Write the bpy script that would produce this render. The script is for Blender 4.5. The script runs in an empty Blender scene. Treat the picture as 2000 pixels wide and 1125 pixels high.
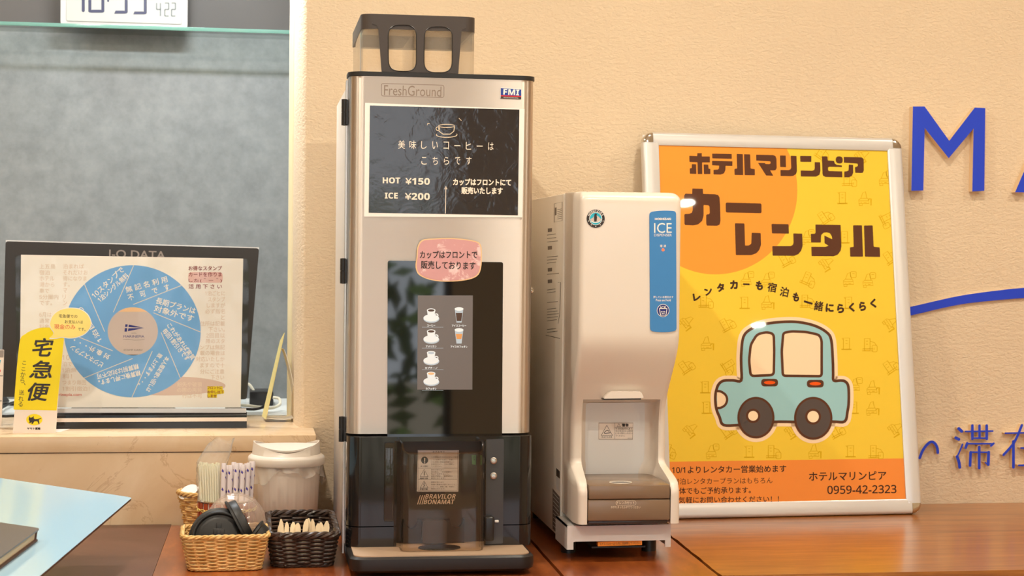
import bpy, bmesh, math, random
from mathutils import Vector, Matrix
PI = math.pi
SC = bpy.context.scene
COL = SC.collection
rnd = random.Random(7)

# ------------------------------------------------------------------ camera
F_PX, YAW, PITCH, ROLL = 3255.945, .1513, -.0193, .0107
CAM = Vector((-.1587, -3.5121, .5408))
_c, _s, _cp, _sp = math.cos(YAW), math.sin(YAW), math.cos(PITCH), math.sin(PITCH)
CW = Vector((_s * _cp, _c * _cp, _sp))
_r = Vector((_c, -_s, 0)); _u = _r.cross(CW)
CR = _r * math.cos(ROLL) + _u * math.sin(ROLL)
CU = -_r * math.sin(ROLL) + _u * math.cos(ROLL)
cd = bpy.data.cameras.new('camera'); cam = bpy.data.objects.new('camera', cd); COL.objects.link(cam)
cd.sensor_width = 36; cd.lens = F_PX * 36 / 2000; cd.clip_start = .05
cd.dof.use_dof = True; cd.dof.focus_distance = 3.05; cd.dof.aperture_fstop = 9
cam.matrix_world = Matrix(((CR.x, CU.x, -CW.x, CAM.x), (CR.y, CU.y, -CW.y, CAM.y), (CR.z, CU.z, -CW.z, CAM.z), (0, 0, 0, 1)))
SC.camera = cam

# ------------------------------------------------------------------ light and exposure
SC.view_settings.view_transform = 'Standard'; SC.view_settings.look = 'None'
SC.view_settings.gamma = 1; SC.view_settings.use_curve_mapping = False
SC.view_settings.exposure = -0.23
SC.cycles.max_bounces = 10; SC.cycles.transparent_max_bounces = 40; SC.cycles.transmission_bounces = 10
SC.cycles.caustics_refractive = False; SC.cycles.caustics_reflective = False
SC.cycles.sample_clamp_indirect = 6
wd = bpy.data.worlds.new('daylight'); SC.world = wd; wd.use_nodes = True
bg = wd.node_tree.nodes['Background']; bg.inputs[0].default_value = (.86, .93, 1, 1); bg.inputs[1].default_value = 3.7

sl = bpy.data.lights.new('sun', 'SUN'); sl.energy = 18; sl.color = (1, .96, .88); sl.angle = .01
so = bpy.data.objects.new('sun', sl); COL.objects.link(so); so.rotation_euler = (-math.radians(28), 0, 0)  # added to brighten the hedge alone, angled so it misses the windows
def area(name, loc, size, power, col, rot=(0, 0, 0), sy=None, spread=PI):
    l = bpy.data.lights.new(name, 'AREA'); l.energy = power; l.color = col; l.size = size
    if sy: l.shape = 'RECTANGLE'; l.size_y = sy
    else: l.shape = 'DISK'
    l.spread = spread
    o = bpy.data.objects.new(name, l); COL.objects.link(o); o.location = loc; o.rotation_euler = rot
    return o
WARM = (1, .92, .765)
for lx, ly, p in ((-1.7, -1.7, 16), (-.5, -1.15, 18), (.85, -1.15, 16), (2.2, -1.15, 16), (-.5, -2.5, 17), (.85, -2.5, 17), (1.97, -3.29, 11), (3.03, -5.13, 10), (.2, -4.6, 14)):
    area('ceiling_lamp', (lx, ly, 1.885), .07, p, WARM)  # the leftmost lamp is added to brighten the wall strip by the jamb
area('booth_lamp', (-1.0, .34, 1.86), .5, 16, (.88, .95, 1), sy=.18); area('booth_lamp', (-.34, .13, 1.41), .3, 13, (.90, .96, 1), sy=.06)  # the second lamp is added out of view to whiten the jamb

# ------------------------------------------------------------------ materials
def lin(c):
    return tuple(((v / 255) / 12.92 if v / 255 <= .04045 else ((v / 255 + .055) / 1.055) ** 2.4) for v in c)
def mat(name, c, rough=.5, metal=0, spec=.5, coat=0, emit=0, trans=0, ior=1.45, alpha=1, aniso=0):
    m = bpy.data.materials.new(name); m.use_nodes = True
    b = m.node_tree.nodes['Principled BSDF']; I = b.inputs
    I['Base Color'].default_value = (*lin(c), 1); I['Roughness'].default_value = rough; I['Metallic'].default_value = metal
    I['Specular IOR Level'].default_value = spec; I['Coat Weight'].default_value = coat; I['Coat Roughness'].default_value = .06
    I['Transmission Weight'].default_value = trans; I['IOR'].default_value = ior; I['Alpha'].default_value = alpha
    I['Anisotropic'].default_value = aniso
    if emit: I['Emission Color'].default_value = (*lin(c), 1); I['Emission Strength'].default_value = emit
    return m
def nt(m): return m.node_tree.nodes, m.node_tree.links, m.node_tree.nodes['Principled BSDF']
def coords(m, scale=(1, 1, 1), kind='Object'):
    N, L, b = nt(m); t = N.new('ShaderNodeTexCoord'); p = N.new('ShaderNodeMapping'); p.inputs['Scale'].default_value = scale
    L.new(t.outputs[kind], p.inputs[0]); return p.outputs[0]
def noise(m, vec, sc, det=4, rough=.55, dist=0):
    N, L, b = nt(m); n = N.new('ShaderNodeTexNoise'); n.inputs['Scale'].default_value = sc; n.inputs['Detail'].default_value = det
    n.inputs['Roughness'].default_value = rough; n.inputs['Distortion'].default_value = dist; L.new(vec, n.inputs['Vector']); return n.outputs[0]
def ramp(m, fac, stops, mode='LINEAR'):
    N, L, b = nt(m); r = N.new('ShaderNodeValToRGB'); r.color_ramp.interpolation = mode; e = r.color_ramp.elements
    while len(e) < len(stops): e.new(.5)
    for k, (p, c) in enumerate(stops): e[k].position = p; e[k].color = (*lin(c), 1) if len(c) == 3 else c
    L.new(fac, r.inputs[0]); return r.outputs[0]
def bump(m, h, strength, dist):
    N, L, b = nt(m); n = N.new('ShaderNodeBump'); n.inputs['Strength'].default_value = strength; n.inputs['Distance'].default_value = dist
    L.new(h, n.inputs['Height']); L.new(n.outputs[0], b.inputs['Normal']); return n
def tobase(m, c): N, L, b = nt(m); L.new(c, b.inputs['Base Color'])
def mixc(m, fac, a, c, mode='MIX'):
    N, L, b = nt(m); n = N.new('ShaderNodeMix'); n.data_type = 'RGBA'; n.blend_type = mode
    for s, v in ((n.inputs[0], fac), (n.inputs[6], a), (n.inputs[7], c)):
        if hasattr(v, 'is_output'): L.new(v, s)
        elif isinstance(v, (int, float)): s.default_value = v
        else: s.default_value = (*lin(v), 1)
    return n.outputs[2]
G = lambda v: (v, v, v, 1)

M = {}
# stucco: torn plateaus with crisp little edges
def stucco(name, c):
    m = mat(name, c, .85, spec=.25); v = coords(m, (.8, 1, 1.45))
    n1 = noise(m, v, 112, 5, .62, .4); n2 = noise(m, v, 240, 3, .5)
    r = ramp(m, n1, [(.36, G(0)), (.47, G(.42)), (.52, G(.5)), (.555, G(.95)), (.7, G(1))])
    h = mixc(m, .16, r, n2)
    bump(m, h, .55, .0026)
    big = noise(m, v, 2.2, 2)
    tobase(m, ramp(m, big, [(.3, tuple(int(k * .975) for k in c)), (.7, c)]))
    return m
M['stucco'] = stucco('warm stucco', (236, 214, 184))
def marble(name, base, dark, light, vein, rough=.22):
    m = mat(name, base, rough, spec=.5); v = coords(m)
    a = noise(m, v, 5, 6, .6, .6); col = ramp(m, a, [(.3, dark), (.5, base), (.72, light)])
    b = noise(m, v, 4.2, 7, .62, 1.3)
    vn = ramp(m, b, [(.490, G(0)), (.499, G(.42)), (.505, G(0))])
    sp = noise(m, v, 60, 3, .6); spm = ramp(m, sp, [(.70, G(0)), (.76, G(.35))])
    c = mixc(m, vn, col, vein); c = mixc(m, spm, c, dark); tobase(m, c); return m
M['marble'] = marble('peach marble', (229, 200, 163), (220, 186, 146), (238, 214, 182), (172, 122, 80))
M['brownstone'] = marble('brown stone', (100, 66, 54), (88, 56, 44), (114, 80, 66), (78, 50, 40), .34)
def wood(name, c1, c2, c3, sc, rough=.22):
    m = mat(name, c2, .3, spec=.5, coat=.5); v = coords(m, sc)
    a = noise(m, v, 3, 8, .62, .5); col = ramp(m, a, [(.3, c1), (.5, c2), (.7, c3)])
    b = noise(m, v, 14, 5, .6); lines = ramp(m, b, [(.35, G(.0)), (.6, G(.45))])
    nt(m)[2].inputs['Coat Roughness'].default_value = .17; tobase(m, mixc(m, lines, col, c1)); bump(m, a, .06, .002); return m
M['wood_x'] = wood('orange wood along the wall', (126, 70, 28), (168, 104, 44), (192, 126, 58), (1.2, 14, 14))
M['wood_y'] = wood('red wood toward the room', (112, 50, 22), (156, 80, 34), (180, 100, 46), (5, 1.2, 9))
M['cabinet'] = mat('dark wood cabinet', (60, 34, 24), .4)
M['floor'] = mat('floor tile', (214, 196, 176), .4)
M['ceil'] = mat('ceiling paint', (238, 226, 206), .8)
M['roomwall'] = mat('room wall paint', (226, 204, 172), .8)
gp = mat('grey mottled panel', (128, 131, 132), .55); v = coords(gp)
tobase(gp, mixc(gp, .45, ramp(gp, noise(gp, v, 4, 6, .65), [(.3, (112, 116, 118)), (.7, (140, 143, 144))]), ramp(gp, noise(gp, v, 22, 6, .7), [(.3, (104, 107, 108)), (.7, (148, 151, 151))])))
M['grey'] = gp
M['darkgrey'] = mat('dark grey board', (84, 80, 78), .5)
M['white'] = mat('white laminate', (226, 226, 220), .4)
M['frame_paint'] = mat('ivory window frame', (236, 226, 196), .5)
st = mat('brushed steel', (212, 202, 192), .42, metal=1, aniso=.9); v = coords(st, (2, 2, 260))
n_ = noise(st, v, 6, 3); N, L, b = nt(st); mr = N.new('ShaderNodeMapRange'); mr.inputs['To Min'].default_value = .36; mr.inputs['To Max'].default_value = .48
L.new(n_, mr.inputs[0]); L.new(mr.outputs[0], b.inputs['Roughness']); bump(st, n_, .05, .0004); tg = N.new('ShaderNodeTangent'); tg.direction_type = 'RADIAL'; tg.axis = 'Z'; L.new(tg.outputs[0], b.inputs['Tangent']); b.inputs['Anisotropic Rotation'].default_value = .25
M['steel'] = st
M['steel2'] = mat('satin steel', (196, 186, 176), .28, metal=1)
M['tray_steel'] = mat('brushed tray steel', (206, 176, 148), .5, metal=.4)
M['chrome'] = mat('chrome', (220, 218, 214), .08, metal=1)
M['alu'] = mat('white aluminium', (226, 224, 222), .3, metal=.35)
M['casing'] = mat('warm grey casing', (226, 215, 202), .4)
M['black'] = mat('black plastic', (36, 33, 32), .32)
M['blackmatt'] = mat('matt black plastic', (34, 32, 31), .42)
M['gloss'] = mat('gloss black plastic', (24, 23, 24), .1, coat=.3)
M['hopper'] = mat('brown black plastic', (66, 57, 52), .38)
M['panel'] = mat('slate control panel', (66, 70, 76), .12, coat=.4)
M['glass_black'] = mat('black touch glass', (22, 20, 19), .03, spec=.9)
M['display'] = mat('lit grey display', (100, 92, 88), .2, emit=.5)
M['icon'] = mat('lit white icon', (222, 230, 236), .4, emit=.28)
M['icon_shade'] = mat('lit pale icon', (176, 192, 206), .4, emit=.25)
M['coffee'] = mat('coffee brown icon', (80, 58, 46), .4, emit=.12)
M['latte'] = mat('latte icon', (214, 150, 88), .4, emit=.25)
M['ivory'] = mat('ivory plastic', (228, 216, 203), .26, coat=.25)
M['alcove'] = mat('grey white plastic', (232, 230, 228), .25)
M['whitebox'] = mat('white painted steel', (238, 226, 210), .3)
M['flank'] = mat('satin cream steel', (250, 242, 230), .4, spec=.6)
M['metalwhite'] = mat('white bracket', (226, 222, 220), .35)
M['tray'] = mat('smoky brown plastic', (132, 108, 86), .22)
M['tray_dark'] = mat('dark smoky plastic', (70, 58, 52), .25)
M['blue'] = mat('blue panel', (62, 132, 196), .3)
M['navy'] = mat('navy print', (40, 44, 120), .4)
M['teal'] = mat('teal print', (40, 178, 204), .4)
M['paper'] = mat('warm paper', (240, 226, 214), .6)
M['noticepaper'] = mat('notice paper', (255, 246, 236), .6)
M['paperwhite'] = mat('white paper', (246, 240, 234), .6)
M['cream'] = mat('cream print', (246, 222, 190), .35)
M['signtext'] = mat('pale print', (250, 232, 214), .35)
sg = mat('laminated dark print', (46, 42, 42), .08, coat=.3); v = coords(sg)
bump(sg, noise(sg, v, 30, 3, .5, .5), .16, .004); M['sign'] = sg
M['pink'] = mat('pink print', (216, 160, 160), .25)
v = coords(M['pink'])
tobase(M['pink'], mixc(M['pink'], ramp(M['pink'], noise(M['pink'], v, 34, 5, .65, .7), [(.56, G(0)), (.62, G(.8))]), (214, 158, 158), (244, 216, 214)))
M['peach'] = mat('peach print', (246, 200, 150), .4)
M['ink'] = mat('dark ink', (52, 44, 42), .5)
M['grayink'] = mat('grey ink', (120, 108, 100), .5)
M['ghost'] = mat('faint beige ink', (240, 218, 198), .6)
M['redink'] = mat('dark red ink', (150, 44, 44), .5)
M['salmon'] = mat('salmon ink', (226, 96, 72), .5)
M['pinkwash'] = mat('pink wash', (244, 200, 192), .6)
M['beigewash'] = mat('beige wash', (228, 200, 186), .6)
M['discblue'] = mat('disc blue', (120, 178, 234), .4)
M['discgrey'] = mat('disc card', (212, 192, 182), .4)
M['yellowpaper'] = mat('yellow print', (242, 216, 0), .4)
M['bubble'] = mat('pale yellow print', (252, 226, 128), .4)
M['p_yellow'] = mat('poster yellow', (243, 206, 70), .02, spec=.2)
M['p_orange'] = mat('poster orange', (250, 160, 66), .02, spec=.2)
M['p_band'] = mat('poster orange band', (244, 148, 70), .02, spec=.2)
M['p_brown'] = mat('poster brown', (96, 62, 46), .02, spec=.2)
M['p_dark'] = mat('poster dark brown ink', (72, 52, 44), .02, spec=.2)
M['p_blue'] = mat('poster light blue', (158, 204, 210), .02, spec=.2)
M['p_cream'] = mat('poster cream', (250, 222, 186), .02, spec=.2)
M['p_tyre'] = mat('poster tyre grey', (92, 82, 78), .02, spec=.2)
M['p_hub'] = mat('poster hub cream', (252, 226, 190), .02, spec=.2)
M['p_flame'] = mat('poster red orange', (240, 96, 36), .02, spec=.2)
M['p_icon'] = mat('poster faint icon', (222, 178, 36), .02, spec=.2)
M['letterblue'] = mat('royal blue face', (36, 70, 214), .4)
M['letterside'] = mat('cream letter side', (238, 208, 168), .5)
M['binwhite'] = mat('white bin plastic', (240, 228, 214), .3)
M['bintrans'] = mat('frosted bin plastic', (242, 228, 212), .35)
M['rattan'] = mat('tan rattan', (226, 182, 112), .45)
v = coords(M['rattan']); tobase(M['rattan'], ramp(M['rattan'], noise(M['rattan'], v, 60, 3), [(.3, (206, 156, 84)), (.7, (238, 200, 134))]))
M['rattan_dark'] = mat('dark brown rattan', (58, 44, 38), .3)
v = coords(M['rattan_dark']); tobase(M['rattan_dark'], ramp(M['rattan_dark'], noise(M['rattan_dark'], v, 60, 3), [(.3, (44, 33, 29)), (.7, (80, 62, 52))]))
M['bamboo_red'] = mat('red brown bamboo', (168, 74, 40), .45)
M['string'] = mat('yellow string', (232, 208, 120), .7)
M['woodchip'] = mat('pale wood', (248, 222, 182), .6)
M['straw'] = mat('cream straw', (255, 250, 222), .35)
ws = mat('printed straw wrapper', (240, 228, 228), .5); N, L, b = nt(ws)
t_ = N.new('ShaderNodeTexCoord'); wv = N.new('ShaderNodeTexWave'); mp = N.new('ShaderNodeMapping'); mp.inputs['Scale'].default_value = (60, 60, 34)
L.new(t_.outputs['Object'], mp.inputs[0]); L.new(mp.outputs[0], wv.inputs[0]); wv.inputs['Scale'].default_value = .55; wv.bands_direction = 'DIAGONAL'
tobase(ws, ramp(ws, wv.outputs[0], [(.0, (240, 228, 228)), (.91, (240, 228, 228)), (.912, (240, 206, 60)), (.935, (240, 206, 60)), (.94, (70, 60, 170))], 'CONSTANT'))
wz = N.new('ShaderNodeTexWave'); wz.bands_direction = 'DIAGONAL'; wz.inputs['Scale'].default_value = .9; mz = N.new('ShaderNodeMapping'); mz.inputs['Scale'].default_value = (-70, 30, 19); L.new(t_.outputs['Object'], mz.inputs[0]); L.new(mz.outputs[0], wz.inputs[0])
zm = ramp(ws, wz.outputs[0], [(.0, G(0)), (.62, G(1))], 'CONSTANT'); old = [l.from_socket for l in L if l.to_socket == b.inputs['Base Color']][0]
tobase(ws, mixc(ws, zm, (240, 228, 228), old)); M['wrapper'] = ws
M['creamer'] = mat('white creamer cup', (244, 232, 224), .4)
M['board'] = mat('light blue gloss board', (166, 202, 224), .14)
M['leather'] = mat('dark leather', (86, 76, 72), .35)
M['leather_side'] = mat('brown leather edge', (88, 58, 46), .5)
M['pages'] = mat('page edges', (216, 196, 160), .7)
M['monitor'] = mat('monitor black', (54, 50, 48), .42)
M['logo_grey'] = mat('grey logo', (150, 138, 130), .4)
M['cable_black'] = mat('black cable', (34, 32, 32), .45)
M['cable_white'] = mat('ivory cable', (226, 218, 196), .45)
M['clockwhite'] = mat('clock white', (184, 182, 178), .35)
M['lcd'] = mat('lcd face', (176, 176, 169), .25)
M['lcdink'] = mat('lcd digit', (58, 60, 84), .4)
M['lcdthin'] = mat('lcd thin digit', (118, 122, 122), .4)
M['fmiblue'] = mat('badge blue', (30, 62, 150), .35)
M['fmired'] = mat('badge red', (214, 40, 40), .35)
M['engrave'] = mat('engraved grey', (146, 126, 110), .4, metal=.5)
M['lampred'] = mat('red lamp', (236, 96, 60), .3, emit=1.2)
M['orangelabel'] = mat('orange label', (246, 150, 50), .4)
M['labelsilver'] = mat('silver label', (236, 234, 234), .4)
M['leaf'] = mat('green leaves', (112, 146, 74), .7)
M['green'] = mat('green label', (96, 150, 90), .4)
M['card_yellow'] = mat('pale card', (244, 226, 150), .5)
M['soil'] = mat('ground', (120, 112, 96), .9)

def clearmat(name, tint, rough=.03, ior=1.45, haze=0, hazec=(255, 255, 255), rip=0):
    m = bpy.data.materials.new(name); m.use_nodes = True; N, L = m.node_tree.nodes, m.node_tree.links; N.remove(N['Principled BSDF']); out = N['Material Output']
    t = N.new('ShaderNodeBsdfTransparent'); t.inputs[0].default_value = (*lin(tint), 1); g = N.new('ShaderNodeBsdfGlossy'); g.inputs['Roughness'].default_value = rough
    f0 = ((ior - 1) / (ior + 1)) ** 2; f = N.new('ShaderNodeLayerWeight'); f.inputs['Blend'].default_value = .5
    pw_ = N.new('ShaderNodeMath'); pw_.operation = 'POWER'; pw_.inputs[1].default_value = 5; L.new(f.outputs['Facing'], pw_.inputs[0])
    ma = N.new('ShaderNodeMath'); ma.operation = 'MULTIPLY_ADD'; ma.inputs[1].default_value = 1 - f0; ma.inputs[2].default_value = f0; L.new(pw_.outputs[0], ma.inputs[0])
    x = N.new('ShaderNodeMixShader'); L.new(ma.outputs[0], x.inputs[0])
    if haze:
        d = N.new('ShaderNodeBsdfDiffuse'); d.inputs[0].default_value = (*lin(hazec), 1); y = N.new('ShaderNodeMixShader'); y.inputs[0].default_value = haze
        L.new(t.outputs[0], y.inputs[1]); L.new(d.outputs[0], y.inputs[2]); L.new(y.outputs[0], x.inputs[1])
    else: L.new(t.outputs[0], x.inputs[1])
    L.new(g.outputs[0], x.inputs[2]); L.new(x.outputs[0], out.inputs[0])
    if rip:
        c = N.new('ShaderNodeTexCoord'); n = N.new('ShaderNodeTexNoise'); n.inputs['Scale'].default_value = rip; n.inputs['Detail'].default_value = 3; b = N.new('ShaderNodeBump'); b.inputs['Strength'].default_value = .6; b.inputs['Distance'].default_value = .004
        L.new(c.outputs['Object'], n.inputs[0]); L.new(n.outputs[0], b.inputs['Height']); L.new(b.outputs[0], g.inputs['Normal']); L.new(b.outputs[0], f.inputs['Normal'])
    return m
M['clear'] = clearmat('clear plastic', (252, 249, 244), .05, 1.45, .10, (255, 244, 228))
M['clear_thin'] = clearmat('clear thin plastic', (252, 249, 246), .06, 1.55, .10, (255, 240, 230))
M['smoke'] = clearmat('tinted clear guard', (246, 240, 232), .04, 1.45)
M['film'] = clearmat('crinkled clear film', (255, 254, 252), .2, 1.3, .18, (255, 252, 246), 140)
M['liner'] = clearmat('frosted bag film', (252, 250, 248), .18, 1.3, .30, (255, 248, 238), 90)
M['acrylic'] = clearmat('acrylic', (253, 254, 254), .02, 1.18)
M['shelfglass'] = clearmat('green edged glass', (246, 250, 248), .05, 1.25)
sel = mat('shelf edge glass', (150, 186, 174), .12); v = coords(sel, (1, 1, 1)); tobase(sel, ramp(sel, noise(sel, v, 7, 3), [(.38, (84, 124, 116)), (.5, (176, 200, 188)), (.62, (206, 216, 204))])); M['shelfedge'] = clearmat('shelf edge', (176, 212, 200), .1, 1.5, .4, (150, 196, 182))
# ------------------------------------------------------------------ mesh builder
class MB:
    def __init__(self): self.v = []; self.f = []; self.mi = []
    def add(self, vs, fs, mi=0):
        o = len(self.v); self.v += [tuple(p) for p in vs]
        for f in fs: self.f.append([i + o for i in f]); self.mi.append(mi)
        return self
    def box(self, x0, x1, y0, y1, z0, z1, mi=0, r=0, seg=2):
        if r:
            bm = bmesh.new(); bmesh.ops.create_cube(bm, size=1)
            for w in bm.verts: w.co = ((x0 + x1) / 2 + w.co.x * (x1 - x0), (y0 + y1) / 2 + w.co.y * (y1 - y0), (z0 + z1) / 2 + w.co.z * (z1 - z0))
            bmesh.ops.bevel(bm, geom=bm.edges[:], offset=r, segments=seg, affect='EDGES', profile=.5)
            self.bm(bm, mi); return self
        p = [(x, y, z) for z in (z0, z1) for y in (y0, y1) for x in (x0, x1)]
        return self.add(p, [(0, 2, 3, 1), (4, 5, 7, 6), (0, 1, 5, 4), (2, 6, 7, 3), (0, 4, 6, 2), (1, 3, 7, 5)], mi)
    def bm(self, bm, mi=0):
        bm.verts.index_update(); self.add([w.co[:] for w in bm.verts], [[w.index for w in f.verts] for f in bm.faces], mi); bm.free(); return self
    def prism(self, pts, a, b, axis='z', mi=0, side=None):          # 2-D outline extruded between a and b
        def P(p, t): return {'z': (p[0], p[1], t), 'y': (p[0], t, p[1]), 'x': (t, p[0], p[1])}[axis]
        n = len(pts); vs = [P(p, a) for p in pts] + [P(p, b) for p in pts]
        self.add(vs, [list(range(n))[::-1], list(range(n, 2 * n))], mi)
        o = len(self.v) - 2 * n
        for i in range(n): self.f.append([o + i, o + (i + 1) % n, o + n + (i + 1) % n, o + n + i]); self.mi.append(mi if side is None else side)
        return self
    def loft(self, rings, closed=True, cap=True, mi=0):
        n = len(rings[0]); vs = [p for r in rings for p in r]; fs = []
        for k in range(len(rings) - 1):
            for i in range(n if closed else n - 1):
                a = k * n + i; b = k * n + (i + 1) % n; fs.append((a, b, b + n, a + n))
        if cap and closed: fs += [list(range(n))[::-1], [len(vs) - n + i for i in range(n)]]
        return self.add(vs, fs, mi)
    def lathe(self, prof, c=(0, 0, 0), n=48, mi=0, ax=None, closed=False):   # prof (r,z); ax optional 3x3 frame
        rings = []
        for r, z in prof:
            ring = []
            for i in range(n):
                a = 2 * PI * i / n; p = Vector((r * math.cos(a), r * math.sin(a), z))
                if ax: p = ax @ p
                ring.append(tuple(p + Vector(c)))
            rings.append(ring)
        if closed: rings.append(rings[0])
        return self.loft(rings, True, not closed, mi)
    def tube(self, pts, r, n=8, closed=False, mi=0, taper=None):
        pts = [Vector(p) for p in pts]; m = len(pts); rings = []; up = Vector((0, 0, 1)); prev = None
        for i, p in enumerate(pts):
            t = (pts[(i + 1) % m] - pts[i - 1]) if closed else (pts[min(i + 1, m - 1)] - pts[max(i - 1, 0)])
            if t.length < 1e-9: t = Vector((0, 0, 1))
            t.normalize()
            if prev is None: a = up.cross(t) if abs(t.z) < .95 else Vector((1, 0, 0)).cross(t)
            else: a = prev - t * prev.dot(t)
            a.normalize(); prev = a; bb = t.cross(a); rr = r * (taper(i / (m - 1)) if taper else 1)
            rings.append([tuple(p + (a * math.cos(2 * PI * k / n) + bb * math.sin(2 * PI * k / n)) * rr) for k in range(n)])
        if closed: rings.append(rings[0])
        return self.loft(rings, True, not closed, mi)
    def build(self, name, mats, parent=None, angle=40, smooth=True, local=False):
        me = bpy.data.meshes.new(name); me.from_pydata(self.v, [], self.f)
        for m in (mats if isinstance(mats, list) else [mats]): me.materials.append(M[m])
        for p, i in zip(me.polygons, self.mi): p.material_index = i
        bm = bmesh.new(); bm.from_mesh(me)
        bmesh.ops.recalc_face_normals(bm, faces=bm.faces[:]); bm.to_mesh(me); bm.free()
        if smooth:
            for p in me.polygons: p.use_smooth = True
            me.set_sharp_from_angle(angle=math.radians(angle))
        o = bpy.data.objects.new(name, me); COL.objects.link(o)
        if parent:
            o.parent = parent
            if not local: o.matrix_parent_inverse = ROOT.get(parent.name, Matrix()).inverted()
        return o
ROOT = {}
def mw(o): return Matrix.LocRotScale(o.location, o.rotation_euler, o.scale)
def tag(o, label, cat, group=None):
    o['label'] = label; o['category'] = cat
    if group: o['group'] = group
    return o
def thing(name, label, cat, loc=(0, 0, 0), rot=(0, 0, 0), group=None):
    o = bpy.data.objects.new(name, None); COL.objects.link(o); o.location = loc; o.rotation_euler = rot; o.empty_display_size = .05
    ROOT[o.name] = mw(o); return tag(o, label, cat, group)
def struct(o): o['kind'] = 'structure'; return o
def copy_thing(root, loc, rot, label, group=None):
    r = root.copy(); COL.objects.link(r); r.location = loc; r.rotation_euler = rot; r['label'] = label
    if group: r['group'] = group
    for ch in list(root.children):
        c = ch.copy(); COL.objects.link(c); c.parent = r
        for g in list(ch.children):
            d = g.copy(); COL.objects.link(d); d.parent = c
    return r

# ------------------------------------------------------------------ measuring: where the line of sight through a point of the photograph meets a plane of the place
def ray(x, y): return CW + CR * ((x - 1000) / F_PX) - CU * ((y - 562.5) / F_PX)
def at(x, y, axis, v):
    d = ray(x, y); i = 'xyz'.index(axis); return CAM + d * ((v - CAM[i]) / d[i])
class Plane:
    def __init__(self, O, ex, ey):
        self.O = Vector(O); self.ex = Vector(ex).normalized(); self.ey = Vector(ey).normalized(); self.n = self.ex.cross(self.ey)
        if self.n.dot(CAM - self.O) < 0: self.n = -self.n
    def uv(self, x, y):
        d = ray(x, y); t = (self.O - CAM).dot(self.n) / d.dot(self.n); p = CAM + d * t - self.O; return p.dot(self.ex), p.dot(self.ey)
    def P(self, u, v, h=0): return self.O + self.ex * u + self.ey * v + self.n * h
    def px(self, x, y, h=0): return self.P(*self.uv(x, y), h)
def yplane(y): return Plane((0, y, 0), (1, 0, 0), (0, 0, 1))

_TX = {}
def sans(s, bold=True):
    o = ''
    for c in s:
        if c.isdigit() and ord(c) < 128: o += chr((0x1D7EC if bold else 0x1D7E2) + int(c))
        elif 'A' <= c <= 'Z' and bold: o += chr(0x1D5D4 + ord(c) - 65)
        elif 'A' <= c <= 'Z': o += chr(0x1D5A0 + ord(c) - 65)
        elif 'a' <= c <= 'z' and not bold: o += chr(0x1D5BA + ord(c) - 97)
        else: o += c
    return o
def glyphs(s, bold=0, shear=0):
    if any('0' <= c <= '9' for c in s): s = ''.join(sans(c, False) if c.isdigit() else c for c in s)
    k = (s, bold, shear)
    if k not in _TX:
        c = bpy.data.curves.new('t', 'FONT'); c.body = s; c.offset = bold; c.shear = shear; c.resolution_u = 3
        o = bpy.data.objects.new('t', c); COL.objects.link(o); bpy.context.view_layer.update()
        me = bpy.data.meshes.new_from_object(o.evaluated_get(bpy.context.evaluated_depsgraph_get()))
        vs = [(q.co.x, q.co.y) for q in me.vertices]; fs = [list(p.vertices) for p in me.polygons]
        bpy.data.objects.remove(o); bpy.data.curves.remove(c); bpy.data.meshes.remove(me)
        xs = [p[0] for p in vs]; ys = [p[1] for p in vs]; x0, x1, y0, y1 = min(xs), max(xs), min(ys), max(ys)
        _TX[k] = ([((p[0] - (x0 + x1) / 2) / max(x1 - x0, 1e-6), (p[1] - (y0 + y1) / 2) / max(y1 - y0, 1e-6)) for p in vs], fs)
    return _TX[k]
def smooth(pts, closed=True, n=6):
    out = []; m = len(pts)
    for i in range(m if closed else m - 1):
        g = (lambda k: pts[k % m]) if closed else (lambda k: pts[max(0, min(m - 1, k))])
        p0, p1, p2, p3 = g(i - 1), g(i), g(i + 1), g(i + 2)
        for j in range(n):
            t = j / n
            out.append(tuple(.5 * (2 * p1[d] + (p2[d] - p0[d]) * t + (2 * p0[d] - 5 * p1[d] + 4 * p2[d] - p3[d]) * t * t + (3 * p1[d] - p0[d] - 3 * p2[d] + p3[d]) * t ** 3) for d in range(len(p1))))
    if not closed: out.append(tuple(pts[-1]))
    return out
def rcorner(pts, r, n=4):                                           # round the corners of a 2-D outline
    out = []; m = len(pts)
    for i in range(m):
        p = Vector(pts[i]); a = Vector(pts[i - 1]) - p; b = Vector(pts[(i + 1) % m]) - p
        rr = min(r, a.length * .48, b.length * .48); A = p + a.normalized() * rr; B = p + b.normalized() * rr
        for j in range(n + 1):
            t = j / n; out.append(tuple(A * (1 - t) ** 2 + p * 2 * t * (1 - t) + B * t * t))
    return out
def ell(cx, cy, rx, ry, n=40, a0=0, a1=2 * PI):
    full = abs(a1 - a0 - 2 * PI) < 1e-6
    return [(cx + rx * math.cos(a0 + (a1 - a0) * i / (n if full else n - 1)), cy + ry * math.sin(a0 + (a1 - a0) * i / (n if full else n - 1))) for i in range(n)]
def ribbon(pts, w, closed=False, wfun=None):                        # outline quads of a stroke
    m = len(pts); L_, R_ = [], []
    for i in range(m):
        a = Vector(pts[i - 1 if closed else max(i - 1, 0)]); c = Vector(pts[(i + 1) % m if closed else min(i + 1, m - 1)]); t = (c - a)
        if t.length < 1e-9: t = Vector((1, 0))
        t.normalize(); nn = Vector((-t.y, t.x)); ww = (w if not wfun else w * wfun(i / (m - 1))) / 2; p = Vector(pts[i])
        k = 1.0
        if 0 < i < m - 1 or closed:
            e = (p - a)
            if e.length > 1e-9: k = min(1.5, 1 / max(.5, abs(e.normalized().dot(t))))
        L_.append(tuple(p + nn * ww * k)); R_.append(tuple(p - nn * ww * k))
    return L_, R_
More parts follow.
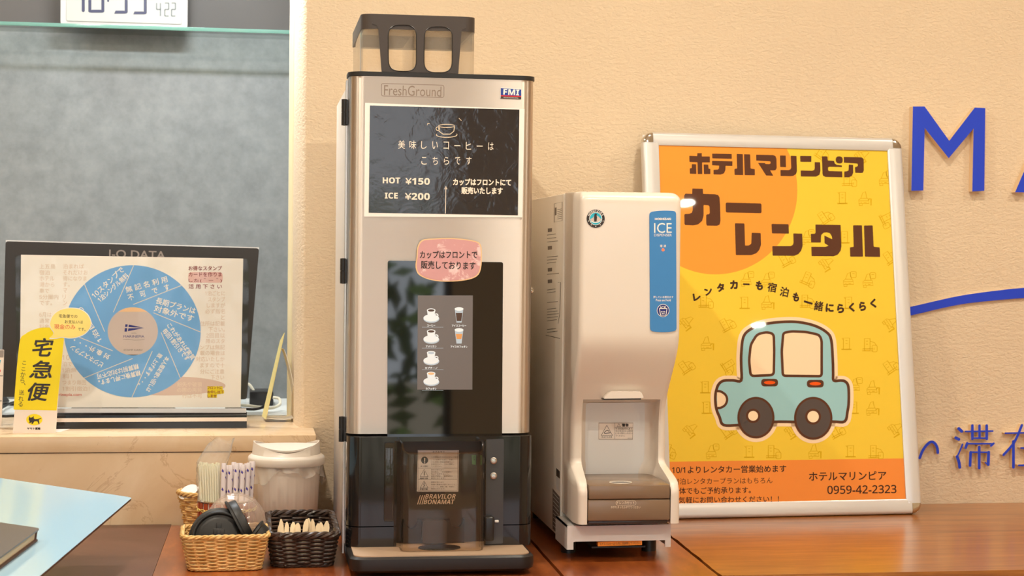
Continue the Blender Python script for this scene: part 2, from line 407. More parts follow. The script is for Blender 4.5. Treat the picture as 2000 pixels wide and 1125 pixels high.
class Art:                                                          # flat print on a plane, one mesh per ink, given in photograph pixels
    def __init__(self, plane, parent, h=.0004): self.pl = plane; self.parent = parent; self.h = h; self.lay = {}; self.k = 0
    def _l(self, name, m, h): return self.lay.setdefault((name, m), [MB(), h])[0]
    def poly(self, m, pts, h=0, name='print'):
        self._l(name, m, h).add([self.pl.px(x, y, self.h + h) for x, y in pts], [list(range(len(pts)))]); return self
    def stroke(self, m, pts, w, closed=False, h=0, name='print', caps=False):
        A, B = ribbon(pts, w, closed); n = len(pts)
        vs = [self.pl.px(*p, self.h + h) for p in A] + [self.pl.px(*p, self.h + h) for p in B]
        self._l(name, m, h).add(vs, [(i, (i + 1) % n, n + (i + 1) % n, n + i) for i in range(n if closed else n - 1)])
        if caps:
            for p in (pts[0], pts[-1]): self.poly(m, ell(p[0], p[1], w / 2, w / 2, 12), h, name)
        return self
    def text(self, m, s, cx, cy, w, h_, ang=0, h=0, bold=.02, shear=0, name='lettering'):
        vs, fs = glyphs(s, 0, shear); ca, sa = math.cos(ang), math.sin(ang)
        e = bold * h_ * 1.25; offs = [(0, 0)]
        if bold > 0: offs += [(e * math.cos(k * PI / 2 + PI / 4), e * math.sin(k * PI / 2 + PI / 4)) for k in range(4)]
        if bold > .025: offs += [(e * math.cos(k * PI / 2), e * math.sin(k * PI / 2)) for k in range(4)]
        w -= 2 * e * .7; h_ -= 2 * e * .7
        for kk_, (ox, oy) in enumerate(offs):
            out = []; hk = self.h + h + kk_ * 1.2e-5
            for x, y in vs:
                X, Y = x * w + ox, -y * h_ + oy; out.append(self.pl.px(cx + X * ca - Y * sa, cy + X * sa + Y * ca, hk))
            self._l(name, m, h).add(out, fs)
        return self
    def tbox(self, m, s, x0, y0, x1, y1, ang=0, **k): return self.text(m, s, (x0 + x1) / 2, (y0 + y1) / 2, x1 - x0, y1 - y0, ang, **k)
    def joined(self, name):
        mb = MB(); ms = []
        for (nm, m), (b_, h) in self.lay.items():
            if m not in ms: ms.append(m)
            mb.add(b_.v, b_.f, ms.index(m))
        mb.build(name, ms, self.parent, smooth=False); self.lay = {}
    def done(self):
        for (name, m), (mb, h) in self.lay.items(): mb.build(name, m, self.parent, smooth=False)
def crop(ox, oy, sc): return lambda pts: [(ox + x / sc, oy + y / sc) for x, y in pts]
def rrect(x0, x1, y0, y1, r, n=5): return rcorner([(x0, y0), (x1, y0), (x1, y1), (x0, y1)], r, n)

# ================================================================== THE SETTING
ZC, ZF = 1.9, -.8
SILL = .176
def S(name, mb, m, **k): return struct(mb.build(name, m, **k))
S('floor', MB().box(-3, 4, -6.6, .8, ZF - .05, ZF), 'floor')
S('ceiling', MB().box(-3.1, 4.1, -6.7, .9, ZC, ZC + .05), 'ceil')
XJ = -.0595
wb = MB(); wb.prism([(XJ, 0), (4, 0), (4, .25), (XJ - .025, .25), (XJ - .0235, .16), (XJ - .018, .05), (XJ - .010, .010), (XJ - .004, .002)], SILL, ZC)
wb.box(-.04, 4, 0, .25, ZF, SILL); wb.box(-3, -1.7, 0, .25, ZF, ZC); wb.box(-1.7, XJ, 0, .25, 1.45, ZC)
S('wall_back', wb, 'stucco', angle=60)
S('wall_left', MB().box(-3.1, -3, -6.6, .16, ZF, ZC), 'roomwall')
S('wall_right', MB().box(4, 4.1, -6.6, .16, ZF, ZC), 'roomwall')
wf = MB()                                                           # wall behind the viewer with three tall windows
wins = [(-2.3, -1.1), (-.9, .86), (1.3, 2.6)]
xs = [-3] + [q for w in wins for q in w] + [4]
for i in range(0, len(xs), 2): wf.box(xs[i], xs[i + 1], -6.6, -6.5, ZF, ZC)
for a, b in wins: wf.box(a, b, -6.6, -6.5, ZF, -.72); wf.box(a, b, -6.6, -6.5, 1.55, ZC)
S('wall_front', wf, 'roomwall')
for k, (a, b) in enumerate(wins):
    w = MB()
    for x in (a, (a + b) / 2 - .02, b - .04): w.box(x, x + .04, -6.58, -6.52, -.72, 1.55)
    for z in (-.72, 1.51): w.box(a, b, -6.58, -6.52, z, z + .04)
    S('window_%d' % (k + 1), w, 'black')
# booth behind the counter window
S('wall_booth_back', MB().box(-1.9, .1, .69, .74, SILL - .02, 1.085), 'grey')
S('wall_booth_top', MB().box(-1.9, .1, .685, .74, 1.085, ZC), 'darkgrey')
S('wall_booth_left', MB().box(-1.95, -1.9, .25, .74, ZF, ZC), 'white')
S('wall_booth_right', MB().box(XJ - .02, XJ + .02, .252, .69, SILL, ZC), 'white')
S('trim_1', MB().box(-1.9, .1, .262, .69, SILL - .03, SILL + .002), 'white')
j = MB(); xjf = at(563, 500, 'y', .20).x; j.box(xjf, XJ - .0235, .20, .25, SILL, 1.45); j.box(xjf + .007, XJ - .0225, .185, .20, SILL, 1.45)
S('trim_2', j, 'frame_paint')
m_ = MB(); m_.box(-1.7, -.0405, -.142, .26, SILL - .0325, SILL, r=.002); m_.box(-1.7, -.0415, -.139, 0, ZF, SILL - .034)
S('trim_3', m_, 'marble')
S('trim_4', MB().box(-1.7, -.0415, -.137, 0, SILL - .035, SILL - .031), 'cabinet')

# planting seen through the far windows (only in reflections)
hd = MB()
for k in range(1500):
    x = rnd.uniform(-4, 4); y = -8.2 + rnd.uniform(-.5, .5); z = -.8 + 1.5 * rnd.random() ** .8 + .35 * math.sin(x * 2.3) * rnd.random(); r = rnd.uniform(.05, .13)
    a = rnd.uniform(0, PI); c, s = math.cos(a) * r, math.sin(a) * r
    hd.add([(x - c, y - .1, z - s), (x + s * .4, y, z - c * .4), (x + c, y + .1, z + s), (x - s * .4, y, z + c * .4)], [(0, 1, 2, 3)])
h_ = hd.build('hedge', 'leaf'); h_['kind'] = 'stuff'; tag(h_, 'green hedge growing outside the far windows', 'hedge')
S('ground', MB().box(-12, 12, -16, -6.62, ZF - .12, ZF - .06), 'soil')

# ================================================================== COUNTER
ct = thing('wooden_counter', 'orange-brown wooden counter of wide glossy slabs running along the cream wall', 'counter', (.5, -.5, ZF))
g1a, g1b = at(1037, 1056, 'z', 0), at(1098, 1125, 'z', 0); g2a, g2b = at(1312, 1050, 'z', 0), at(1406, 1125, 'z', 0)
def gx(a, b, y): return a.x + (b.x - a.x) * (y - a.y) / (b.y - a.y)
def slab(x0f, x1f, yf, m, wav=(0, 0), yb=-.001):
    ys = [yb + (yf - yb) * i / 24 for i in range(25)]
    Lp = [(x0f(y) + wav[0] * (rnd.random() - .5), y) for y in ys]; Rp = [(x1f(y) + wav[1] * (rnd.random() - .5), y) for y in ys]
    mb = MB(); pts = Lp + Rp[::-1]
    mb.prism(pts, -.035, 0); return mb
BM = at(316, 1074, 'z', 0).x
bx0 = lambda y: at(335, 1022.7, 'z', 0).x + (at(297, 1125, 'z', 0).x - at(335, 1022.7, 'z', 0).x) * (y - at(335, 1022.7, 'z', 0).y) / (at(297, 1125, 'z', 0).y - at(335, 1022.7, 'z', 0).y)
slab(lambda y: bx0(y) + .0006, lambda y: gx(g1a, g1b, y) - .003, -1.4, 'wood_y', (0, .001), -.158).build('slab', 'wood_y', ct)
slab(lambda y: gx(g1a, g1b, y) + .003, lambda y: gx(g2a, g2b, y) - .003, -1.4, 'wood_y', (.001, .002)).build('slab', 'wood_y', ct)
slab(lambda y: gx(g2a, g2b, y) + .004, lambda y: 4 - .01, -.768, 'wood_x', (.003, 0)).build('slab', 'wood_x', ct)
st_ = MB(); ym_ = -.142; st_.prism([(-2.2, -.143), (bx0(-.143), -.143), (bx0(-1.4), -1.4), (-2.2, -1.4)], -.03, 0); st_.build('stone_slab', 'brownstone', ct)
MB().box(-2.15, gx(g2a, g2b, -1.3) - .05, -1.36, -.145, ZF, -.036).box(-.04, 3.98, -.72, -.01, ZF, -.036).build('cabinet_body', 'cabinet', ct)

# ================================================================== COFFEE MACHINE
YM = -.62
pm = yplane(YM)
X0 = at(680, 500, 'y', YM).x; X1 = at(1042, 500, 'y', YM).x
ZS = at(860, 848, 'y', YM).z; ZT = at(860, 152, 'y', YM).z; ZG = at(860, 1022.5, 'y', YM).z
cm = thing('coffee_machine', 'tall brushed-steel coffee machine with black touch screen on the wooden counter', 'coffee machine', ((X0 + X1) / 2, -.4, 0))
def front_sec(x0, x1, yb, yf, r, n=8):
    p = [(x0, yb)]
    for i in range(n + 1): a = PI + PI / 2 * i / n; p.append((x0 + r + r * math.cos(a), yf + r + r * math.sin(a)))
    for i in range(n + 1): a = -PI / 2 + PI / 2 * i / n; p.append((x1 - r + r * math.cos(a), yf + r + r * math.sin(a)))
    p.append((x1, yb)); return p
MB().box(X0 + .003, X1 - .003, -.55, -.075, .012, ZT - .002, r=.004).build('casing', 'casing', cm)
MB().prism(front_sec(X0, X1, -.553, YM, .026), ZS + .001, ZT).build('front_panel', 'steel', cm, angle=30)
MB().prism(front_sec(X0 - .002, X1 + .002, -.555, YM - .002, .027), ZT + .0005, ZT + .0075).build('top_rim', 'blackmatt', cm, angle=30)
MB().box(X0 - .0035, X0 - .0005, -.575, -.553, .014, ZT - .004).build('door_edge', 'steel2', cm)
for (ya, yb) in ((191, 244), (504, 555), (815, 866)):
    za, zb = at(676, yb, 'y', -.6).z, at(676, ya, 'y', -.6).z; zm = (za + zb) / 2
    hb = MB().lathe([(.0002, za), (.0052, za + .0008), (.0052, zm - .0006), (.0044, zm - .0003), (.0044, zm + .0003), (.0052, zm + .0006), (.0052, zb - .0008), (.0002, zb)], (X0 - .0065, -.578, 0), 20)
    hb.box(X0 - .006, X0 + .0, -.582, -.572, za + .002, zb - .002); hb.build('hinge', 'black', cm)
MB().lathe([(.0002, 0), (.006, .0005), (.006, .003), (.0045, .005), (.0002, .005)], (X1 + .001, -.585, at(1044, 568, 'y', YM).z), 16, ax=Matrix.Rotation(PI / 2, 3, 'Y')).build('door_lock', 'chrome', cm)
# lower black housing with the dispensing alcove
YL = -.645
xa = at(775, 950, 'y', YL).x; xb = at(947, 950, 'y', YL).x; ZB = .034; ZGs = ZS - .0015
YA = -.604
lh = MB()
def halfsec(left):
    r = .026; n = 8
    if left:
        p = [(X0, -.553)] + [(X0 + r + r * math.cos(PI + PI / 2 * i / n), YL + r + r * math.sin(PI + PI / 2 * i / n)) for i in range(n + 1)] + [(xa, YL), (xa, -.553)]
    else:
        p = [(xb, -.553), (xb, YL)] + [(X1 - r + r * math.cos(-PI / 2 + PI / 2 * i / n), YL + r + r * math.sin(-PI / 2 + PI / 2 * i / n)) for i in range(n + 1)] + [(X1, -.553)]
    return p
for lf in (True, False):
    lh.prism(halfsec(lf), ZG + .0008, ZGs); lh.prism(halfsec(lf), ZB, ZG - .0008)
ztop = at(860, 862, 'y', YL).z
lh.box(xa, xb, YL, -.553, ztop, ZGs)
lh.build('lower_housing', 'gloss', cm, angle=30)
MB().box(xa - .001, xb + .001, YA, -.5535, ZB, ztop).build('alcove_back', 'hopper', cm)
# outlet pillar and dished lower panel of the alcove
pA = yplane(YA)
ob = MB(); cx_ = at(856, 1040, 'y', YA).x
ob.prism(rcorner([(at(832, 1, 'y', YA).x, at(832, 1012, 'y', YA).z), (at(880, 1, 'y', YA).x, at(880, 1012, 'y', YA).z), (at(880, 1, 'y', YA).x, .038), (at(832, 1, 'y', YA).x, .038)], .006), YA - .028, YA, 'y')
ob.build('outlet_pillar', 'hopper', cm)
ds = MB(); zt_ = at(856, 1012, 'y', YA).z; c1 = at(796, 1, 'y', YA).x; c2 = at(916, 1, 'y', YA).x
ds.prism([(c1, .037)] + [(c1, zt_)] + [(c1 + .014 + .012 * math.cos(PI - PI * i / 8), zt_ - .016 * math.sin(PI * i / 8)) for i in range(9)] + [(c2 - .014 + .012 * math.cos(PI - PI * i / 8), zt_ - .016 * math.sin(PI * i / 8)) for i in range(9)] + [(c2, zt_), (c2, .037)], YA - .012, YA, 'y')
ds.build('spill_shield', 'black', cm)
# touch screen
ts = MB(); q = [pm.uv(757, 509), pm.uv(982, 512), pm.uv(980, 852), pm.uv(756, 852)]
ts.prism(rcorner(q, .004), YM - .0035, YM + .001, 'y'); tso = ts.build('touch_screen', 'glass_black', cm)
ps = yplane(YM - .0036)
a = Art(ps, tso, .0002)
a.poly('display', [(816, 577), (923.5, 577), (922.5, 761), (815, 761)], name='display')
def cup(cx, cy, top):
    a = Art(ps, tso, .0002)
    a.poly('icon_shade', ell(cx + .5, cy + 8.5, 15.5, 8), .0001, 'drink_icon'); a.poly('icon', ell(cx, cy + 7, 15, 7), .0002, 'drink_icon')
    a.poly('icon', [(cx - 8, cy - 7)] + [(cx - 8 + 16 * i / 10, cy - 7 + 20 * math.sin(PI * i / 10) ** .5) for i in range(11)], .0003, 'drink_icon')
    a.stroke('icon', ell(cx + 10, cy + 2, 3.4, 3, 12), 2, True, .0003, 'drink_icon')
    a.poly('icon', ell(cx, cy - 8, 8.4, 3.6), .0004, 'drink_icon'); a.poly(top, ell(cx, cy - 7.8, 6.4, 2.3), .0005, 'drink_icon'); a.joined('drink_icon')
for cy, top, lab, w in ((614, 'coffee', 'コーヒー', 16), (655, 'coffee', 'アメリカン', 21), (697, 'icon_shade', 'カプチーノ', 24), (737.5, 'peach', 'カフェオレ', 21)):
    cup(842, cy, top); a.text('icon', lab, 842, cy + 21.5, w, 4.2, h=.0006, bold=.03)
    a.stroke('icon_shade', [(824, cy + 25), (866, cy + 25)], .5, h=.0002)
for cy, top, lab, w in ((616, 'coffee', 'アイスコーヒー', 28), (657, 'latte', 'アイスカフェオレ', 33)):
    at_ = a; a = Art(ps, tso, .0002)
    a.poly('icon_shade', [(888, cy - 14), (905, cy - 14), (901.5, cy + 14), (891.5, cy + 14)], .0001, 'drink_icon')
    a.poly(top, [(890, cy - 5), (903, cy - 5), (901, cy + 5 if top == 'latte' else cy + 11), (892, cy + 5 if top == 'latte' else cy + 11)], .0002, 'drink_icon')
    a.poly('icon', ell(896.5, cy - 12.5, 8.5, 3.6), .0003, 'drink_icon'); a.joined('drink_icon'); a = at_; a.text('icon', lab, 896.5, cy + 20, w, 4.2, h=.0006, bold=.03)
a.done()
# front badges
a = Art(pm, cm, .0003)
a.stroke('engrave', rcorner([(745, 163), (867, 166.5), (867, 190.5), (745, 187.5)], 4), 1.2, True); a.text('engrave', 'FreshGround', 806, 177.5, 112, 20, .028, bold=0)
a.done()
bd = MB().prism(rcorner([pm.uv(977, 171), pm.uv(1018.5, 174), pm.uv(1018.5, 194.5), pm.uv(977, 193)], .003), YM - .001, YM + .001, 'y').build('brand_badge', 'paperwhite', cm)
a = Art(yplane(YM - .001), bd, .0002)
a.poly('fmiblue', [(978, 172), (1018, 174.8), (1018, 187.5), (978, 186)]); a.poly('fmired', [(978, 186), (1018, 187.5), (1018, 189.5), (978, 188)]); a.poly('ink', [(978, 188), (1018, 189.5), (1018, 194), (978, 192.6)])
a.text('paperwhite', sans('FMI'), 998.5, 180, 31, 11, .06, .0002, .02); a.text('paperwhite', 'FOOD MACHINE INTERNATIONAL', 998, 191, 29, 1.8, .04, .0002, 0); a.done()
# alcove prints
wl = MB().prism([pA.uv(816, 879), pA.uv(896, 879), pA.uv(895, 960), pA.uv(814, 960)], YA - .0006, YA, 'y').build('warning_label', 'labelsilver', cm)
a = Art(yplane(YA - .0006), wl, .0002); k = crop(780, 860, 8.036)
a.tbox('ink', '必 ず お 守 り', 845, 881, 868, 884, bold=.02)
a.stroke('grayink', k([(295, 437), (910, 437)]), .5); a.stroke('grayink', k([(295, 612), (910, 612)]), .5); a.stroke('grayink', k([(295, 160), (915, 160), (908, 790), (292, 790)]), .5, True)
a.poly('ink', k(ell(396, 312, 56, 56))); a.poly('labelsilver', k([(385, 275), (407, 275), (402, 335), (390, 335)]), .0002); a.poly('labelsilver', k(ell(396, 352, 9, 9, 10)), .0002)
for y0 in (455, 635): a.stroke('ink', k([(388, y0), (450, y0 + 112), (326, y0 + 112)]), .8, True)
a.stroke('ink', k([(390, 485), (390, 552)]), 1.5); a.stroke('ink', k([(395, 660), (380, 695), (396, 695), (380, 735)]), 1)
for s, cx, cy, w in (('よく読む', 392, 405, 118), ('傷害注意', 385, 597, 126), ('感電注意', 382, 768, 126)): a.text('ink', s, *k([(cx, cy)])[0], w / 8.036, 3.6, bold=.01)
T = ['この機械は安全のため正しく使用', 'していただくために、お使い', 'になる前に取扱説明書をよく', 'お読みになり、十分に理解し', 'てください。', '衛生の恐れあり', '抽出部は、一日の営業終了', '後必ず洗浄すること。', '雑菌が繁殖し、健康障害の', '原因になります。', '感電の恐れあり', '本機に直接水を掛けないこと。', 'ショート、漏電、錆、故障の', '原因になります。']
for s, cy in zip(T, (262, 305, 340, 373, 406, 462, 495, 528, 562, 596, 658, 693, 727, 761)):
    a.text('grayink', s, 780 + (497 + len(s) * 14) / 8.036, 860 + cy / 8.036, len(s) * 28 / 8.036, 3, bold=0)
a.done()
a = Art(pA, cm, .0006)
a.tbox('signtext', sans('BRAVILOR'), 830, 965, 890, 974, bold=0, shear=.25); a.tbox('signtext', sans('BONAMAT'), 827, 975.5, 888, 984.5, bold=0, shear=.25)
for i in range(3): a.stroke('signtext', [(821 + i * 4.2, 967), (815.5 + i * 4.2, 985)], 1.6, name='lettering')
a.poly('green', [(921, 889), (930, 889), (929, 908), (922, 907)], name='inspection_sticker'); a.text('ink', '12', 925.5, 895, 5, 7, h=.0002, bold=0); a.done()
# clear splash guard
YGd = -.70
gl, gr = at(771, 960, 'y', YL).x, at(948, 960, 'y', YL).x; fl, fr = at(786, 960, 'y', YGd).x, at(945, 960, 'y', YGd).x
zs_t = at(780, 860, 'y', YL).z; zf_t = at(860, 885, 'y', YGd).z; zbm = .0375
path = [(gl, YL - .001), (fl, YL - .012)] + [(fl + .014 + .014 * math.cos(PI + PI / 2 * i / 6), YGd + .014 + .014 * math.sin(PI + PI / 2 * i / 6)) for i in range(7)] + [(fr - .014 + .014 * math.cos(-PI / 2 + PI / 2 * i / 6), YGd + .014 + .014 * math.sin(-PI / 2 + PI / 2 * i / 6)) for i in range(7)] + [(fr, YL - .012), (gr, YL - .001)]
A_, B_ = ribbon(path, .0032); n = len(path)
tops = [zs_t if p[1] > YGd + .0145 else zf_t + (zs_t - zf_t) * max(0, (p[1] - YGd) / .0145) ** 1.6 for p in path]
gd = MB(); vs = [(*A_[i], zbm) for i in range(n)] + [(*B_[i], zbm) for i in range(n)] + [(*A_[i], tops[i]) for i in range(n)] + [(*B_[i], tops[i]) for i in range(n)]
fs = []
for i in range(n - 1): fs += [(i, i + 1, 2 * n + i + 1, 2 * n + i), (n + i, 3 * n + i, 3 * n + i + 1, n + i + 1), (2 * n + i, 2 * n + i + 1, 3 * n + i + 1, 3 * n + i), (i, n + i, n + i + 1, i + 1)]
fs += [(0, 2 * n, 3 * n, n), (n - 1, 2 * n - 1, 4 * n - 1, 3 * n - 1)]
gdo = gd.add(vs, fs).build('splash_guard', 'smoke', cm, angle=50)
MB().tube([(A_[i][0] * .5 + B_[i][0] * .5, A_[i][1] * .5 + B_[i][1] * .5, tops[i]) for i in range(1, n - 1)], .0021, 8).build('guard_edge', 'smoke', gdo)
pL = yplane(YL)
xl0, xl1 = at(750, 950, 'y', YL).x, at(769, 950, 'y', YL).x
MB().box(xl0, xl1, YL - .012, YL, at(760, 1017, 'y', YL).z, at(760, 864, 'y', YL).z, r=.002).build('guard_hinge', 'smoke', cm)
# control strip on the right with two key locks and the latch
cs = MB().prism(rcorner([pL.uv(949.5, 858), pL.uv(984, 857), pL.uv(982, 1061), pL.uv(947.5, 1063)], .002), YL - .002, YL + .001, 'y').build('control_strip', 'panel', cm)
for cy in (899.5, 929): 
    p = at(964, cy, 'y', YL - .002)
    lk = MB().lathe([(.0002, 0), (.0058, 0), (.0058, .0018), (.0042, .0024), (.004, .0012), (.0002, .0012)], p, 24, ax=Matrix.Rotation(PI / 2, 3, 'X')).build('key_lock', 'steel2', cs)
    MB().lathe([(.0002, .0013), (.0028, .0013), (.0028, .0026), (.0002, .0028)], p, 16, ax=Matrix.Rotation(PI / 2, 3, 'X')).build('lock_core', 'chrome', cs)
p0, p1 = at(946, 1058, 'y', YL - .02), at(966, 1009, 'y', YL - .02)
MB().box(p0.x, p1.x, YL - .02, YL - .003, p0.z, p1.z, r=.004, seg=3).build('guard_latch', 'black', cm)
p = at(970, 1018, 'y', YL - .003); MB().box(p.x - .0035, p.x + .0035, YL - .0045, YL - .002, p.z - .0022, p.z + .0022, r=.001).build('latch_peg', 'paperwhite', cm)
# drip tray base
bs = MB(); bx_a, bx_b = at(681, 1095, 'y', -.71).x, at(1041, 1090, 'y', -.71).x
bs.loft([[(x, y, z) for x, y in front_sec(bx_a + e, bx_b - e, -.56, -.738 + e, .024)] for z, e in ((.008, .006), (.012, .001), (.02, 0), (.031, .0005), (.0345, .004))])
dt = bs.build('drip_tray', 'black', cm, angle=30)
MB().prism(front_sec(bx_a + .008, bx_b - .008, -.57, -.731, .018), .0335, .0362).build('tray_plate', 'tray_steel', dt, angle=30)
gc = at(858, 1070, 'z', .0365)
gt = MB(); gt.prism(ell(gc.x, gc.y - .0, .037, .026, 40), .0355, .0368); gto = gt.build('drip_grate', 'hopper', dt)
gb = MB()
for i in range(-6, 7):
    w = .036 * math.sqrt(max(0, 1 - (i / 6.6) ** 2)); gb.box(gc.x - w, gc.x + w, gc.y + i * .0038 - .0008, gc.y + i * .0038 + .0008, .0368, .0384)
gb.build('grate_bars', 'black', gto)
for fx in (bx_a + .03, bx_b - .03): MB().lathe([(.0002, 0), (.014, 0), (.014, .012), (.0002, .012)], (fx, -.66, 0), 20).build('foot', 'black', cm)
for fx in (X0 + .03, X1 - .03): MB().lathe([(.0002, 0), (.014, 0), (.014, .014), (.0002, .014)], (fx, -.14, 0), 20).build('foot', 'black', cm)
# bean hopper on top
YH = -.60; pH = yplane(YH)
hx0, hx1 = at(705.5, 45, 'y', YH).x, at(930, 50, 'y', YH).x; hz1 = at(800, 28, 'y', YH).z - .001; hz0 = at(800, 58, 'y', YH).z; zb_ = ZT + .0075
def cont(x0, x1, y0, y1, z0, z1, t=.003, r=.012):
    mb = MB(); o = rrect(x0, x1, y0, y1, r); i = rrect(x0 + t, x1 - t, y0 + t, y1 - t, max(.002, r - t)); n = len(o)
    vs = [(*p, z0) for p in o] + [(*p, z1) for p in o] + [(*p, z0) for p in i] + [(*p, z1) for p in i]; fs = []
    for k in range(n):
        j = (k + 1) % n; fs += [(k, j, n + j, n + k), (2 * n + k, 3 * n + k, 3 * n + j, 2 * n + j), (n + k, n + j, 3 * n + j, 3 * n + k), (k, 2 * n + k, 2 * n + j, j)]
    return mb.add(vs, fs)
hop = cont(hx0, hx1, YH, -.31, hz0, hz1, .006, .022).build('bean_hopper', 'hopper', cm, angle=30)
MB().prism(rrect(hx0 + .004, hx1 - .004, YH + .004, -.314, .018), hz1 - .006, hz1 - .003).build('hopper_lid', 'clear', hop, angle=30)
# clear containers either side and behind the fascia
xm = (hx0 + hx1) / 2
cont(hx0 + .001, xm - .003, YH + .006, -.33, zb_, hz0).build('hopper_wall', 'clear', hop)
cont(xm + .003, hx1 - .001, YH + .006, -.33, zb_, hz0).build('hopper_wall', 'clear', hop)
k = crop(680, 0, 7.032)
fas = MB(); out = [pH.uv(*q) for q in k([(330, 330), (385, 345), (415, 400), (460, 985), (1512, 1012), (1555, 430), (1580, 400), (1620, 385), (1620, 330), (330, 300)])]
# fascia with two stadium windows: bridge the holes into quads by building it as strips
wl_ = [pH.uv(*q) for q in k(rcorner([(548, 345), (935, 345), (935, 985), (553, 975)], 150, 6))]; wr_ = [pH.uv(*q) for q in k(rcorner([(1045, 368), (1430, 368), (1425, 1000), (1040, 995)], 150, 6))]
bm = bmesh.new()
def loop(pts): 
    vs = [bm.verts.new((p[0], 0, p[1])) for p in pts]; return [bm.edges.new((vs[i], vs[(i + 1) % len(vs)])) for i in range(len(vs))]
es = loop(out) + loop(wl_) + loop(wr_)
bmesh.ops.triangle_fill(bm, use_beauty=True, use_dissolve=False, edges=es)
res = bmesh.ops.extrude_face_region(bm, geom=bm.faces[:])
for g in res['geom']:
    if isinstance(g, bmesh.types.BMVert): g.co.y -= .005
for w in bm.verts: w.co.y += YH + .004
fas.bm(bm); fas.build('hopper_fascia', 'hopper', hop, angle=30)
for q in (wl_, wr_):
    MB().tube([(x, YH - .001, z) for x, z in q], .0008, 6, True).build('window_seal', 'black', hop)

# price sign taped to the machine
sgp = thing('price_sign', 'dark laminated coffee price sign with white border taped on the steel front', 'sign', at(868, 424, 'y', YM - .001))
pq = [pm.uv(*q) for q in ((713, 201), (1024, 213), (1020, 425), (711, 423))]
MB().prism(pq, YM - .0016, YM - .0006, 'y').build('sheet', 'paperwhite', sgp)
a = Art(yplane(YM - .0016), sgp, .0002)
a.poly('sign', [(722.5, 206), (1014.5, 214), (1011.5, 420.5), (720, 415.5)], name='print')
k = crop(640, 0, 2.557)
def tb(s, x0, y0, x1, y1, ang=.02, bold=.02): 
    (X_, Y_), (X2, Y2) = k([(x0, y0), (x1, y1)]); a.text('signtext', s, (X_ + X2) / 2, (Y_ + Y2) / 2, X2 - X_, Y2 - Y_, ang, .0003, bold)
for i, ch in enumerate('美味しいコーヒーは'): 
    x = 369 + i * 55.7; w, h = (34, 42) if i < 2 else ((30, 5) if ch == 'ー' else (27, 38)); cx, cy = k([(x, 722 + i * 1.1)])[0]; a.text('signtext', ch, cx, cy, w / 2.557, h / 2.557, .02, .0003, 0)
for i, ch in enumerate('こちらです'):
    cx, cy = k([(481 + i * 56, 803)])[0]; a.text('signtext', ch, cx, cy, 26 / 2.557, 38 / 2.557, .02, .0003, 0)
tb(sans('HOT'), 275, 886, 362, 916, .01, .015); tb(sans('¥150'), 388, 889, 510, 922, .01, .015); tb(sans('ICE'), 285, 962, 350, 992, .01, .015); tb(sans('¥200'), 386, 964, 510, 998, .01, .015)
tb('カップはフロントにて', 626, 893, 916, 927, .01, .03); tb('販売いたします', 668, 935, 874, 970, .01, .03)
a.stroke('signtext', k([(590, 935), (588, 1066)]), 1.2, h=.0003); a.poly('signtext', k([(590, 928), (598, 945), (582, 945)]), .0003)
a.stroke('cream', k([(553, 630), (556, 655), (575, 670), (612, 670), (630, 655), (634, 628)]), 1.3, h=.0003); a.stroke('cream', k(ell(594, 629, 40, 8, 30)), 1.1, True, .0003)
a.stroke('cream', k(ell(550, 643, 9, 9, 16)), 1.1, True, .0003); a.stroke('cream', k(ell(594, 673, 52, 13, 30, -.3, PI + .3)), 1.2, h=.0003)
a.stroke('cream', k([(655, 590), (668, 603)]), 1, h=.0003); a.stroke('cream', k([(497, 625), (500, 616), (510, 618)]), 1, h=.0003)
a.done()
# pink notice
pn = thing('cup_notice', 'pink blob-shaped paper notice stuck above the black touch screen', 'notice', at(876, 549, 'y', YM - .004))
k = crop(640, 430, 2.557); blob = smooth(k([(470, 100), (520, 92), (620, 89), (720, 100), (762, 118), (770, 165), (766, 240), (745, 280), (690, 300), (600, 307), (520, 300), (458, 275), (439, 235), (444, 185), (448, 135)]), True, 4)
pn_pl = yplane(YM - .0052)
MB().prism([pn_pl.uv(*q) for q in blob], YM - .0052, YM - .0044, 'y').build('sheet', 'peach', pn)
c0 = (876.5, 507.5)
a = Art(pn_pl, pn, .0002); a.poly('pink', [(c0[0] + (x - c0[0]) * .965, c0[1] + (y - c0[1]) * .955) for x, y in blob])
a.text('ink', 'カップはフロントで', *k([(604, 172)])[0], 288 / 2.557, 38 / 2.557, .0, .0003, .015); a.text('ink', '販売しております', *k([(602, 225)])[0], 272 / 2.557, 40 / 2.557, .02, .0003, .015); a.done()

# ================================================================== ICE DISPENSER
YI = -.60
ice = thing('ice_dispenser', 'narrow ivory ice dispenser with blue control strip between coffee machine and yellow poster', 'ice dispenser', (.49, -.35, 0))
zi = lambda x, y, Y: at(x, y, 'y', Y).z
IZT = zi(1200, 374, YI)
MB().box(.395, .592, -.495, -.085, .0205, IZT - .001, r=.003).build('body', 'flank', ice)
XLb = at(1103, 560, 'y', -.5).x; XLf = at(1136, 560, 'y', YI).x - .004; XRf = at(1330, 560, 'y', YI).x
XLn = at(1116, 800, 'y', -.545).x; XRn = at(1301, 800, 'y', -.545).x
Zk = [zi(1200, y, Y) for y, Y in ((374, YI), (650, YI), (700, -.597), (745, -.575), (785, -.548), (830, -.542), (900, -.542), (925, -.57), (948, -.645), (1024, -.645))]
def lerpt(z, tab):
    if z >= tab[0][0]: return tab[0][1]
    for (z0, a0), (z1, a1) in zip(tab, tab[1:]):
        if z >= z1:
            t = (z0 - z) / (z0 - z1); t = t * t * (3 - 2 * t); return a0 + (a1 - a0) * t
    return tab[-1][1]
YFT = [(Zk[1], YI), (Zk[5], -.543), (Zk[6], -.543), (Zk[8], -.640), (Zk[8] - .012, -.646)]
